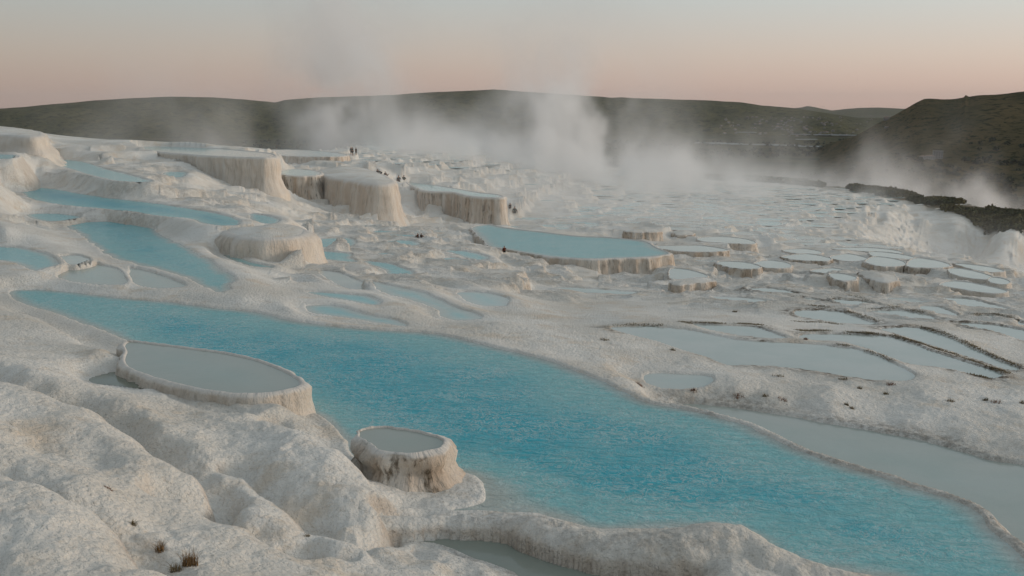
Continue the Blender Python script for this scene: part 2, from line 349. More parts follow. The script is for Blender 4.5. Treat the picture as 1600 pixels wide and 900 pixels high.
basin('wide half-round pool of rippled pale blue water on a fluted tan wall', -14.9,
      [(736,356),(764,351),(789,356),(850,363),(902,369),(950,371),(1007,377),(1025,387),(1046,396),(1025,401),(990,403),(955,404),(925,405),(880,403),(850,400),(815,394),(781,388),(762,384),(752,373)], 2.5, blue=0.42, sh=0.25, slope=0.10, dirt=0.55, flute=1.0, fl_wl=1.3, rip=0.8)
basin('high long terrace block with dark streaked wall and rounded fluted end', -14.0,
      [(636,285),(660,287),(690,291),(720,296),(750,301),(778,304),(786,307),(780,309),(755,308),(732,306),(706,300),(676,299),(655,296)], 4.6, blue=0.45, sh=0.5, slope=0.03, dirt=1.0, flute=0.9, fl_wl=1.0)
basin('low fluted tan ledge beside a cream pool, below the half-round pool', -14.4,
      [(1050,441),(1075,436),(1095,434),(1112,436),(1108,441),(1080,444),(1060,446)], 1.6, water=False, dirt=0.7, flute=0.8, fl_wl=0.7)
basin('flat cream pool tucked behind the right end of the half-round pool', -15.2,
      [(1050,421),(1075,422),(1102,430),(1097,435),(1075,436),(1050,435)], 0.8, blue=0.0)
basin('low tan rock block with split fluted face behind the half-round pool', -16.0,
      [(978,360),(1000,358),(1025,359),(1030,362),(1005,363),(985,363)], 2.0, water=False, dirt=0.8, flute=1.0, fl_wl=1.1)
basin('small stepped tan block, right of the split rock block', -16.8,
      [(1052,362),(1068,360),(1080,362),(1084,366),(1060,367)], 1.6, water=False, dirt=0.7, flute=1.0, fl_wl=0.8)
basin('pale flat basin with low grey wall, furthest right in the middle row', -17.0,
      [(1095,372),(1125,370),(1160,373),(1176,378),(1170,381),(1125,379),(1100,377)], 1.3, blue=0.0, dirt=0.5)
basin('long thin pale basin with brown lip in front of the small stepped block', -16.4,
      [(1025,385),(1060,384),(1095,384),(1132,390),(1117,393),(1080,393),(1050,391)], 1.1, blue=0.0, dirt=0.8)
basin('pale basin with dark grooved wall above the thin rim lines', -16.3,
      [(1125,409),(1162,410),(1186,416),(1176,420),(1150,419),(1128,414)], 1.5, blue=0.0, dirt=1.0, flute=0.9)
basin('grey walled pale basin between two grooved basins', -16.8,
      [(1181,411),(1202,407),(1225,410),(1234,414),(1230,418),(1205,419),(1188,416)], 1.9, blue=0.0, dirt=0.3)
basin('thin pale basin on a dark undercut wall', -17.4,
      [(1225,401),(1260,397),(1290,402),(1296,405),(1288,408),(1260,407),(1238,405)], 1.1, blue=0.0, dirt=1.0, flute=0.9)
basin('small round pedestal basin with pale water and dark under-rim', -14.9,
      [(1294,428),(1312,427),(1330,430),(1339,434),(1334,438),(1320,439),(1305,437)], 1.6, blue=0.0, dirt=0.6, flute=0.9, fl_wl=0.6, slope=0.03)
basin('dry white topped stub block right of the round pedestal basin', -15.0,
      [(1345,424),(1372,426),(1396,431),(1402,437),(1390,441),(1372,440),(1352,433)], 1.5, water=False, dirt=0.7, flute=1.0, fl_wl=0.7, slope=0.05)
basin('pale round basin with tan wall, left of the widest pedestal basin', -17.2,
      [(1355,409),(1366,402),(1385,403),(1402,406),(1413,411),(1408,415),(1390,416),(1372,415)], 1.5, blue=0.0, dirt=0.6, flute=0.8)
basin('widest pedestal basin with pinkish water and evenly grooved wall', -17.2,
      [(1419,413),(1431,404),(1455,406),(1476,411),(1482,415),(1470,418),(1445,418),(1425,417)], 1.6, blue=0.0, dirt=0.7, flute=1.0, slope=0.02)
basin('pinkish flat basin directly behind the two pedestal basins', -17.9,
      [(1362,394),(1389,395),(1420,400),(1426,403),(1415,405),(1395,404),(1368,401)], 0.8, blue=0.0, dirt=0.2)
basin('long pinkish basin at the back of the group, touching the misty slope', -18.3,
      [(1300,388),(1350,387),(1380,389),(1404,393),(1402,396),(1378,394),(1340,392)], 0.6, blue=0.0, dirt=0.2)
basin('oval pinkish basin to the right of the widest pedestal basin', -16.9,
      [(1485,421),(1500,420),(1522,424),(1546,431),(1548,435),(1535,436),(1507,433),(1488,427)], 0.9, blue=0.0, dirt=0.1, flute=0.2)
basin('oval basin at the brink with the misty ravine behind it', -17.4,
      [(1492,412),(1522,414),(1550,418),(1566,423),(1555,425),(1535,424),(1510,418)], 0.9, blue=0.0, dirt=0.1, flute=0.2)
basin('small oval basin furthest right of the pinkish group', -16.6,
      [(1549,434),(1565,435),(1577,440),(1573,444),(1556,443),(1546,439)], 0.9, blue=0.0, dirt=0.1, flute=0.2)
basin('broad oval basin with stepped grey wall in front of the pinkish group', -16.0,
      [(1472,446),(1487,440),(1510,441),(1532,445),(1560,451),(1570,455),(1558,458),(1530,456),(1500,451)], 1.3, blue=0.0, dirt=0.3, flute=0.3)
basin('thin flat basin with pale water, highest of the cracked group', -18.0,
      [(1225,391),(1255,389),(1280,393),(1276,397),(1245,396)], 0.5, blue=0.0, dirt=0.1)
basin('hexagonal pink pool in the cracked group behind the undercut basin', -17.8,
      [(1300,401),(1325,397),(1352,403),(1350,407),(1325,408),(1305,405)], 0.5, blue=0.0, dirt=0.1)
basin('tiny pale pool between the hexagonal pool and the pedestal', -16.9,
      [(1268,423),(1300,419),(1325,424),(1318,427),(1290,427)], 0.7, blue=0.0, dirt=0.6)
basin('tall white block with a pale blue water sheet on top, ending the back ridge', -5.75,
      [(215,230),(260,229),(310,231),(350,233),(385,236),(418,239),(431,243),(422,246),(395,246),(355,245),(320,243),(280,240),(240,236)], 3.4, blue=0.55, sh=0.5, slope=0.02, dirt=0.25, flute=0.5, fl_wl=1.0, ctl='none')
basin('bulging cream terrace of smooth rounded curtains below the upper blue pool', -8.25,
      [(352,359),(378,358),(405,354),(440,351),(466,355),(476,362),(462,369),(425,373),(395,372),(366,367)], 2.0, blue=0.4, sh=0.7, slope=0.16, dirt=0.25, water=False, flute=1.5, fl_wl=1.6, ctl='none')
basin('terrace with dark hollow alcoves under its lip, left of the tall pink cliff', -9.4,
      [(435,268),(460,264),(490,266),(503,270),(495,274),(465,275),(440,273)], 3.0, blue=0.5, sh=0.3, slope=0.03, dirt=1.0, flute=1.3, fl_wl=1.3)
basin('tall pinkish cliff with a smooth white flow spilling over its right side', -9.6,
      [(498,270),(512,264),(545,260),(575,265),(600,275),(612,283),(600,287),(575,286),(550,282),(520,277)], 5.0, sh=0.9, slope=0.16, dirt=0.4, water=False, flute=0.9, fl_wl=1.3, ctl='none')
basin('smooth white bluff rising at the far left edge above the smallest blue pool', -3.1,
      [(-140,197),(0,199),(45,203),(62,208),(52,213),(0,211),(-140,208)], 2.6, sh=0.7, slope=0.75, dirt=0.1, water=False, flute=0.8, fl_wl=2.0)
basin('long low grey wall with a strip of blue water in front, at the back', -9.7,
      [(400,235),(450,234),(500,236),(535,240),(540,244),(500,245),(440,243),(400,241)], 1.8, blue=0.5, sh=0.4, slope=0.05, dirt=0.6, flute=0.8, fl_wl=1.4)

# ground levels seen in the photo (u, v, z)
CPS = [(230,243,-6.2),(270,250,-6.8),(310,262,-7.6),(350,272,-8.4),(390,282,-9.2),(420,290,-9.9),(440,288,-10.2),(448,262,-9.9),(250,223,-5.4),(350,229,-5.7),(432,235,-6.4),
 (350,372,-8.6),(375,385,-8.9),(402,400,-9.5),(440,410,-10.1),(478,412,-10.5),(492,385,-11.2),(330,347,-8.05),(400,346,-8.2),(450,345,-8.5),(484,350,-9.4),
 (505,300,-12.6),(530,310,-14.4),(570,320,-15.0),(610,325,-15.6),(640,325,-16.6),(500,261,-9.7),(545,255,-9.7),(600,268,-11.2),(630,282,-12.9),
 (150,556,-8.0),(172,536,-8.0),(178,550,-8.02),(168,572,-8.15),(190,588,-8.25),(255,613,-8.25),(330,627,-8.22),(400,632,-8.2),(440,632,-8.22),(385,385,-8.7),(405,398,-9.3),(340,352,-8.1),(-300,900,-6.0),(-150,900,-6.2),(0,900,-6.3),(120,880,-6.4),(0,800,-6.1),(0,720,-6.0),(60,735,-6.02),(100,745,-6.12),(150,778,-6.3),(185,812,-6.5),(215,850,-6.6),(250,890,-6.7),(-200,700,-6.0),
 (60,705,-7.0),(150,725,-7.15),(215,775,-7.2),(235,815,-7.35),(265,850,-7.4),(300,880,-7.3),
 (-200,560,-6.6),(0,582,-6.75),(70,598,-6.85),(150,622,-6.95),(210,652,-7.0),(270,685,-7.08),(305,715,-7.15),(320,745,-7.25),(303,772,-7.45),(100,660,-6.9),(180,700,-7.05),(250,740,-7.2),
 (0,540,-7.9),(100,565,-7.9),(200,612,-8.25),(280,655,-7.95),(340,700,-7.85),(365,760,-7.8),(330,790,-7.6),
 (0,490,-8.6),(-200,470,-8.3),(100,520,-8.55),(170,545,-8.45),(60,510,-8.5),
 (340,655,-8.1),(420,650,-8.0),(480,668,-7.98),(530,690,-7.98),(570,720,-8.05),(595,750,-8.15),(607,780,-8.3),(500,740,-7.95),(430,700,-7.9),(450,770,-8.0),(520,800,-8.2),(560,818,-8.4),(600,825,-8.55),
 (420,790,-8.0),(480,830,-8.35),
 (380,800,-7.6),(450,840,-7.95),(520,855,-8.1),(600,862,-8.45),(540,900,-8.2),(400,890,-7.7),(680,885,-8.55),(760,895,-8.75),(640,842,-9.0),(700,930,-8.7),(850,960,-8.85),
 (650,815,-8.82),(700,815,-8.86),(760,816,-8.86),(820,818,-8.75),(850,822,-8.72),(900,845,-8.8),(950,850,-8.75),(1000,855,-8.72),(1060,860,-8.7),(1100,850,-8.72),(1150,850,-8.68),(1200,885,-8.75),(1100,890,-8.85),(1250,905,-8.85),(1000,878,-9.05),(1330,912,-8.95),
 (300,462,-8.8),(380,465,-8.7),(450,480,-8.8),(250,460,-8.75),(100,450,-8.8),(0,440,-8.55),(30,430,-8.35),(300,405,-8.5),(60,370,-8.1),(0,350,-7.2),(0,290,-6.2),(30,310,-7.2),(60,325,-7.9),(-200,300,-5.5),(-200,380,-7.8),
 (0,198,-2.9),(40,202,-3.0),(62,208,-3.4),(85,225,-4.4),(100,240,-5.2),(-200,190,-2.2),(0,235,-4.2),(60,240,-5.0),
 (0,262,-5.8),(40,275,-6.5),(80,285,-7.1),(110,270,-6.4),(120,296,-7.4),
 (100,226,-4.9),(150,222,-4.7),(200,220,-4.6),(250,221,-4.7),(300,225,-5.0),(350,230,-5.4),(400,236,-5.8),
 (180,245,-5.9),(250,250,-6.4),(300,262,-7.2),(200,296,-7.3),(280,300,-7.7),(330,300,-8.6),(400,300,-9.8),(430,296,-10.2),
 (300,355,-8.2),(330,375,-8.6),(400,380,-9.0),(360,350,-8.1),(400,410,-9.6),(470,412,-10.3),(420,430,-9.5),(480,345,-11.8),(440,320,-10.5),
 (520,330,-13.5),(480,310,-12.8),(600,325,-15.0),(560,350,-13.2),(650,345,-16.0),(700,338,-18.0),(740,345,-18.3),(790,353,-18.6),(660,334,-18.0),(620,322,-17.0),
 (550,420,-10.3),(650,440,-10.3),(600,365,-12.8),(660,370,-13.5),(720,380,-13.8),(680,410,-11.8),(730,430,-11.2),(800,420,-14.0),(752,380,-14.85),(775,391,-14.9),(812,399,-15.0),(845,405,-15.3),(790,408,-14.6),(870,416,-15.6),(850,425,-14.8),(900,440,-14.3),(950,442,-15.5),(1000,440,-16.8),(1050,452,-15.8),
 (540,450,-9.6),(650,475,-9.4),(660,500,-9.25),(700,515,-9.1),(780,505,-9.3),(850,540,-9.15),(900,500,-10.4),(900,550,-9.2),(950,570,-9.2),(1000,600,-9.2),(1050,615,-9.4),(850,470,-11.2),(950,480,-11.0),(1050,490,-10.6),(980,540,-9.6),(1060,570,-9.6),
 (1100,480,-11.2),(1150,455,-14.0),(1200,440,-16.8),(1130,440,-17.2),
 (1200,630,-9.4),(1300,650,-9.42),(1400,665,-9.45),(1500,688,-9.5),(1600,712,-9.55),(1750,740,-9.6),(1150,610,-9.45),(1300,610,-9.55),(1450,620,-9.7),(1600,640,-9.8),(1560,600,-10.2),(1700,600,-10.4),
 (1250,465,-13.4),(1350,462,-15.0),(1320,465,-14.4),(1400,465,-14.8),(1450,460,-15.6),(1440,440,-17.8),(1600,470,-15.2),(1600,450,-17.0),(1700,470,-15.5),(1600,430,-19.0),
 (1100,400,-17.0),(1150,395,-17.6),(1250,422,-17.2),(1350,418,-17.8),
 (1090,385,-17.2),(1200,385,-18.2),(1300,378,-19.6),(1000,350,-17.8),(900,355,-17.2),(850,352,-17.4),(1150,360,-19.2),
 (550,300,-14.6),(480,290,-12.6),(600,300,-14.5),(620,310,-16.0),
 (600,275,-11.6),(620,283,-12.8),(560,252,-10.9),(600,262,-11.6),(650,270,-12.7),(700,285,-14.6),(740,294,-15.2),(580,244,-11.2),(550,240,-11.0),(450,240,-10.0),(450,262,-9.9),(520,255,-10.4),(480,230,-9.9),(540,232,-10.4),
 (800,300,-17.5),(830,335,-19.5),(800,340,-18.9),(900,330,-20.0),(1000,330,-21.3),(900,300,-21.5),(1000,300,-24.0),(1100,330,-22.5),(1200,340,-22.0),(1300,350,-22.6),(1350,365,-22.8),(1380,385,-24.5),
 (700,262,-14.0),(750,270,-15.5),(800,275,-17.5),(850,270,-18.5),(700,230,-12.2),(800,250,-17.5),(900,265,-20.5),(1000,275,-23.0),(1100,283,-25.2),(1200,284,-25.2),(1300,292,-25.5),(1400,306,-26.3),(1500,322,-26.6),(1600,336,-26.8),(1750,350,-27.5),
 (1200,310,-24.2),(1300,325,-24.0),(1390,330,-25.3),(1420,333,-27.5),(1450,335,-28.2),(1500,352,-28.3),(1550,362,-28.6),(1600,370,-28.8),(1430,350,-28.5),(1450,375,-31.0),(1475,395,-33.5),(1520,395,-34.0),(1600,410,-34.5),(1520,410,-36.0),(1750,420,-36.0),(1540,400,-35.0),(1400,375,-27.0),(1430,395,-29.0)]

# ------------------------------------------------------------------ base ground levels
def catmull(P, n_per):
    P = np.asarray(P, float); n = len(P); out = []
    for i in range(n):
        p0, p1, p2, p3 = P[(i-1) % n], P[i], P[(i+1) % n], P[(i+2) % n]
        for t in np.arange(n_per) / n_per:
            out.append(0.5 * ((2*p1) + (-p0+p2)*t + (2*p0-5*p1+4*p2-p3)*t*t + (-p0+3*p1-3*p2+p3)*t**3))
    return np.array(out)
def resample(P, n):
    Q = np.vstack([P, P[:1]]); L = np.r_[0, np.cumsum(np.hypot(*np.diff(Q, axis=0).T))]
    s = np.linspace(0, L[-1], n, endpoint=False)
    return np.c_[np.interp(s, L, Q[:, 0]), np.interp(s, L, Q[:, 1])], L[-1]
def world_poly(px, z):
    u = [p[0] for p in px]; v = [p[1] for p in px]
    x, y = at(u, v, z); P = np.c_[x, y]
    return catmull(P, 3)
def area(P):
    x, y = P[:, 0], P[:, 1]; return 0.5 * np.sum(x * np.roll(y, -1) - y * np.roll(x, -1))

cx, cy, cz = [], [], []
def addcp(x, y, z): cx.append(x); cy.append(y); cz.append(z)
for u, v, z in CPS:
    x, y = at(u, v, z); addcp(float(x), float(y), z)
for p in POOLS:
    p['P'] = world_poly(p['px'], p['z']); 
    if area(p['P']) < 0: p['P'] = p['P'][::-1]
    Q, L = resample(p['P'], max(6, min(26, len(p['px']))))
    lo = p['nm'] == 'main'
    for q in Q: addcp(q[0], q[1], p['z'] + (0.0 if lo else 0.05))
for b in BASINS:
    b['P'] = world_poly(b['px'], b['z'])
    if area(b['P']) < 0: b['P'] = b['P'][::-1]
    if b['z'] < -14.95 and b['water']:
        c_ = b['P'].mean(0); b['P'] = c_ + (b['P'] - c_) * 1.10
    if b['ctl'] == 'near':
        Q, L = resample(b['P'], 8); c = Q.mean(0)
        order = np.argsort(np.hypot(Q[:, 0], Q[:, 1]))
        for k, i in enumerate(order):
            d_ = (Q[i] - c); d_ = d_ / (np.hypot(*d_) + 1e-6)
            q = Q[i] + d_ * (0.4 + b['H'] * b['slope'])
            addcp(q[0], q[1], b['z'] - b['H'] * (1.0 if k < 4 else (0.12 if b['z'] < -14.2 else -0.03)))
for x, y, z in ((-3, 3, -2.6), (0, 3, -2.6), (3, 3, -2.6), (-4, 7, -4.3), (0, 7, -4.6), (4, 7, -5.2), (0, 1.5, -1.9), (6, 12, -8), (12, 12, -9.4), (20, 15, -9.9), (-12, 8, -4.6),
                (0, 12, -7.3)):
    addcp(x, y, z)
cx, cy, cz = map(np.array, (cx, cy, cz))
TH0, TH1 = R(-37), R(37)
LR0, LR1 = math.log(2.5), math.log(520)
ca, cb = np.arctan2(cx, cy) * 3.0, np.log(np.hypot(cx, cy))
def kern(d2): return np.sqrt(d2 + 0.012 ** 2)
D2 = (ca[:, None] - ca) ** 2 + (cb[:, None] - cb) ** 2
n = len(ca)
A = np.zeros((n + 3, n + 3)); A[:n, :n] = kern(D2) - np.eye(n) * 0.004
A[:n, n] = 1; A[:n, n+1] = ca; A[:n, n+2] = cb; A[n:, :n] = A[:n, n:].T
W = np.linalg.solve(A, np.r_[cz, 0, 0, 0])
NA, NB = 420, 520
ga = np.linspace(TH0 * 3, TH1 * 3, NA); gb = np.linspace(LR0, LR1, NB)
GA, GB = np.meshgrid(ga, gb, indexing='ij')
G = np.zeros(GA.shape)
for i in range(n): G += W[i] * kern((GA - ca[i]) ** 2 + (GB - cb[i]) ** 2)
G += W[n] + W[n+1] * GA + W[n+2] * GB
def blur(a, k):
    for _ in range(k):
        b = np.pad(a, 1, mode='edge'); a = (b[:-2, 1:-1] + b[2:, 1:-1] + b[1:-1, :-2] + b[1:-1, 2:] + 4 * a) / 8
    return a
G = blur(G, 2)
def rim_r(th):                                # distance of the outer brink, by bearing
    return np.interp(th, [R(-37), R(-14), R(-11), R(-9), R(-3), R(4), R(14), R(21), R(27), R(37)], [190, 190, 240, 300, 350, 385, 370, 335, 285, 270])
def base_z(x, y):
    th = np.arctan2(x, y); lr = np.log(np.maximum(np.hypot(x, y), 1e-3))
    fa = np.clip((th * 3 - ga[0]) / (ga[1] - ga[0]), 0, NA - 1.001); fb = np.clip((lr - gb[0]) / (gb[1] - gb[0]), 0, NB - 1.001)
    ia = fa.astype(int); ib = fb.astype(int); ta = fa - ia; tb = fb - ib
    z = (G[ia, ib] * (1-ta) + G[ia+1, ib] * ta) * (1-tb) + (G[ia, ib+1] * (1-ta) + G[ia+1, ib+1] * ta) * tb
    r = np.hypot(x, y); rr = rim_r(th)
    ex = np.maximum(r - rr, 0)
    zr = z * 1.0
    return np.where(ex > 0, np.minimum(zr, -3.0) * np.exp(-ex/40) + (-26) * (1-np.exp(-ex/40)) - ex * 0.55 * sstep(0, 30, ex), z)

# polar grid, spaced so that its rows look even from where the photographer stands
NC, NR = 1480, 1360
th = np.linspace(TH0, TH1, NC)
lr = np.linspace(LR0, LR1, 4000); rr_ = np.exp(lr)
dens = (6.0 / rr_ + 0.13) * np.where(rr_ < 11, 0.35, 1.0) * np.where(rr_ > 390, 0.25, 1.0); cum = np.cumsum(dens); cum = (cum - cum[0]) / (cum[-1] - cum[0])
rad = np.exp(np.interp(np.linspace(0, 1, NR), cum, lr))
TH, RD = np.meshgrid(th, rad, indexing='ij')
X = (RD * np.sin(TH)).ravel(); Y = (RD * np.cos(TH)).ravel()
RR = RD.ravel()
Z = base_z(X, Y)
amp = np.clip(RR / 45, 0.35, 1.0)
Z += fbm(X / 7, Y / 7, 3, 3) * 0.16 * amp
near = sstep(60, 20, RR)
# soft overlapping lobes and knobbly crust in the foreground
lob = 1 - np.abs(fbm(X / 2.2 + 9, Y / 2.2, 2, 41)) * 2.0
Z += near * (lob * 0.07) + near * fbm(X * 1.7, Y * 1.7, 3, 55) * 0.05

def hit(u, v, r0=11.0, r1=420.0, fn=None, n=1500):
    x, y, w = [float(q) for q in ray(u, v)]
    r = np.exp(np.linspace(math.log(r0), math.log(r1), n)); h = math.hypot(x, y); t = r / h
    zz = (fn or base_z)(x * t, y * t); below = np.nonzero(w * t < zz)[0]
    k = below[0] if len(below) else n - 1
    return x * t[k], y * t[k], w * t[k]
# rounded ledges: the near side stands higher, the ground falls away beyond (photo outline, drop, shoulder, fall-off)
LEDGES = [
 ([(-160,540),(-60,562),(0,580),(70,597),(150,621),(210,651),(270,684),(305,715),(319,742),(312,765),(298,780)], 0.95, 1.5, 0.7),
 ([(-120,700),(0,718),(60,733),(100,746),(150,779),(183,812),(203,845),(228,875),(262,905)], 0.80, 1.2, 0.6),
 ([(200,752),(250,760),(300,776),(350,800),(400,830),(450,854),(500,880)], 0.42, 0.9, 0.55),
 ([(322,700),(367,724),(417,752),(450,782),(480,806),(530,830)], 0.42, 0.9, 0.6),
 ([(225,604),(300,629),(380,640),(430,648),(480,664)], 0.16, 0.9, 0.7),
 ([(400,642),(430,648),(500,674),(555,702),(588,740),(604,772)], 0.50, 1.5, 0.8),
 ([(455,800),(510,832),(560,850),(590,846),(625,843),(662,846),(700,853),(735,868),(770,888)], 0.32, 0.45, 0.35),
 ([(0,480),(60,498),(120,522),(170,545),(200,562)], 0.25, 0.8, 1.2),
 ([(560,850),(575,862),(590,880),(620,897)], 0.2, 0.3, 0.3), ([(430,842),(470,850),(520,866),(560,882)], 0.22, 0.35, 0.4),
 ([(650,846),(640,860),(660,875),(700,885)], 0.14, 0.25, 0.3),
]
for pts, h, w_, wo_ in LEDGES:
    P = np.array([hit(u, v)[:2] for u, v in pts]); pad = 3 * wo_ + w_ + 1
    lo = P.min(0) - pad; hi = P.max(0) + pad
    k = np.nonzero((X > lo[0]) & (X < hi[0]) & (Y > lo[1]) & (Y < hi[1]))[0]
    wx = fbm(X[k] / 1.6, Y[k] / 1.6, 3, 71) * 0.22 * w_; wy = fbm(X[k] / 1.6 + 40, Y[k] / 1.6, 3, 71) * 0.22 * w_
    x, y = X[k] + wx, Y[k] + wy
    best = np.full(len(k), 1e9); side = np.zeros(len(k)); par = np.zeros(len(k))
    L = len(P) - 1
    for i in range(L):
        ax, ay = P[i]; ex, ey = P[i+1] - P[i]; l2 = ex*ex + ey*ey
        t = np.clip(((x-ax)*ex + (y-ay)*ey) / l2, 0, 1); d = np.hypot(x-ax-t*ex, y-ay-t*ey); m = d < best
        cr_ = ex*(y-ay) - ey*(x-ax)
        best = np.where(m, d, best); side = np.where(m, np.sign(cr_), side); par = np.where(m, (i+t)/L, par)
    taper = sstep(0, 0.12, par) * sstep(1.0, 0.86, par)
    hi_s = 1 - np.sqrt(np.maximum(1 - (1 - np.minimum(best / w_, 1)) ** 2, 0)); lo_s = np.exp(-(best / wo_) ** 2)
    Z[k] -= h * taper * np.where(side < 0, hi_s, lo_s)
    # pull the crust out into knobs along the lip
# knobbly, pitted crust
kn = np.nonzero(RR < 75)[0]
xk, yk = X[kn], Y[kn]
d1, d2, _, _, rc_ = cells(xk, yk, 0.34, 0.30, 301, 0.3)
fade = sstep(75, 30, RR[kn])
rough = 0.35 + 0.65 * sstep(0.38, 0.62, vnoise(xk / 3.1, yk / 3.1, 311))
Z[kn] += fade * rough * (0.026 * (0.6 - d1) + 0.020 * fbm(xk * 5.5, yk * 5.5, 3, 305))
Z0 = Z.copy()

# small natural rim pools: every cell holds its own level
ph_u = 800 + F * np.tan(TH.ravel()) * (1 / CP_) * 1.0      # rough bearing in photo columns, only used to choose districts
deg = np.degrees(TH.ravel())
reg = np.zeros(len(X))
def district(d0, d1, r0, r1, w=1.0, fd=2.0, fr=0.08):
    m = sstep(d0 - fd, d0, deg) * sstep(d1 + fd, d1, deg) * sstep(r0 * (1 - fr), r0, RR) * sstep(r1 * (1 + fr), r1, RR) * w
    np.maximum(reg, m, out=reg)
district(-12, -3, 58, 150); district(-3, 3, 62, 100); district(-26, -11, 82, 150, 0.9)
district(-7, 22, 140, 340); district(6, 30, 66, 200); district(11, 34, 57, 130); district(-11, 0, 180, 330)
reg *= np.maximum(sstep(0.15, 0.30, vnoise(X / 14, Y / 14, 77) + 0.12), sstep(3, 6, deg))
_s = np.hypot(base_z(X + 2, Y) - base_z(X - 2, Y), base_z(X, Y + 2) - base_z(X, Y - 2)) / 4
reg *= sstep(0.42, 0.22, _s)
Z += (fbm(X / 2.4, Y / 2.4, 4, 401) * 0.9 - np.abs(fbm(X / 1.3, Y / 5.0, 3, 405)) * 1.1) * sstep(0.28, 0.6, _s) * sstep(70, 110, RR) * sstep(400, 330, RR)
sel = reg > 0.01
vw_mask = np.zeros(len(X), bool); vw_level = np.zeros(len(X)); vw_tint = np.zeros(len(X)); vw_id = np.zeros(len(X), np.int64)
shade_stain = np.zeros(len(X)); veg = np.zeros(len(X))
def terr(idx, sx, sy, seed, rot):
    x, y = X[idx], Y[idx]
    d1, d2, (ax, ay), (nx, ny), rnd = cells(x, y, sx, sy, seed, rot)
    l1 = base_z(ax, ay); l2 = base_z(nx, ny)
    b = (d2 - d1) * 0.5 * sy                                   # distance to the border in metres (roughly)
    lip = 0.10
    top = np.minimum(np.maximum(l1, l2), l1 + 0.9) + lip * 0.8
    ww = 0.22 + 0.16 * np.maximum(l2 - l1, 0)
    zt = l1 - 0.30 * sstep(0.3, 1.1, b) + (top - l1) * np.exp(-(b / ww) ** 2)
    return zt, l1, b, rnd, ax, ay
idx = np.nonzero(sel)[0]
far = RR[idx] > 128
TZ = np.zeros(len(idx)); LV = np.zeros(len(idx)); BB = np.zeros(len(idx)); RN = np.zeros(len(idx)); AX = np.zeros(len(idx)); AY = np.zeros(len(idx))
near_c = deg[idx] > 5
for msk, a in ((~far & near_c, (4.0, 2.5, 19, R(-14))), (~far & ~near_c, (4.6, 2.7, 11, R(-12))), (far, (8.5, 5.0, 23, R(-8)))):
    k = np.nonzero(msk)[0]
    TZ[k], LV[k], BB[k], RN[k], AX[k], AY[k] = terr(idx[k], *a)
w = reg[idx]
Z[idx] = Z[idx] * (1 - w) + TZ * w + fbm(X[idx] / 1.5, Y[idx] / 1.5, 2, 9) * 0.05
shade_stain[idx] = np.maximum(shade_stain[idx], np.where(far, 0.12, 0.42) * w * np.exp(-(BB / 0.35) ** 2))
ok = (RN > 0.15)
cell_bad0 = (w <= 0.95) | (np.abs(RR[idx] - 128) < 0.9) | ((RR[idx] < 128) & (np.abs(deg[idx] - 5) < 0.06))
vw_bad0 = np.zeros(len(X), bool); vw_bad0[idx] = cell_bad0
vw_mask[idx] = ok; vw_level[idx] = LV
vw_id[idx] = np.floor(AX * 37).astype(np.int64) * 100003 + np.floor(AY * 37).astype(np.int64)
blue_side = sstep(8, -4, deg[idx]) * 0.55 + 0.10 + 0.25 * sstep(150, 200, RR[idx])
vw_tint[idx] = sstep(0.3, 1.6, BB) * blue_side * (0.5 + hash2(np.floor(AX * 37), np.floor(AY * 37), 8))

# signed distance to a closed outline, evaluated only near it
def sdf(P, x, y):
    d2 = np.full(len(x), 1e18); ins = np.zeros(len(x), bool)
    for i in range(len(P)):
        ax, ay = P[i]; bx, by = P[(i+1) % len(P)]
        ex, ey = bx - ax, by - ay; L2 = ex*ex + ey*ey + 1e-12
        t = np.clip(((x-ax)*ex + (y-ay)*ey) / L2, 0, 1)
        q = (x-ax-t*ex)**2 + (y-ay-t*ey)**2; np.minimum(d2, q, out=d2)
        c = (ay > y) != (by > y)
        if c.any():
            ins ^= c & (x < ex * (y-ay) / (ey if abs(ey) > 1e-12 else 1e-12) + ax)
    d = np.sqrt(d2); return np.where(ins, -d, d)

owner = np.full(len(X), -1); s_own = np.full(len(X), 1e9)
Wmax = np.zeros(len(X)); Wsum = np.zeros(len(X)); Wz = np.zeros(len(X))
jit = fbm(X * 1.3, Y * 1.3, 3, 91); jit2 = fbm(X / 3, Y / 3, 3, 95)
cache = []
for i, p in enumerate(POOLS):
    P = p['P']; m = 3.2 * p['wo'] + 0.5; lo = P.min(0) - m; hi = P.max(0) + m
    k = np.nonzero((X > lo[0]) & (X < hi[0]) & (Y > lo[1]) & (Y < hi[1]))[0]
    s = sdf(P, X[k], Y[k]) + jit[k] * p['rw'] * 0.55 + jit2[k] * p['rw'] * 0.6
    u = s < s_own[k]
    owner[k[u]] = i; s_own[k[u]] = s[u]
    w = np.exp(-(np.maximum(s, 0) / p['wo']) ** 2)
    Wmax[k] = np.maximum(Wmax[k], w); Wsum[k] += w * w; Wz[k] += w * w * (p['z'] + p['rh'])
    cache.append((k, s))
blend = np.where(Wsum > 1e-6, Wz / np.maximum(Wsum, 1e-6), Z)
Z = Z * (1 - Wmax) + blend * Wmax
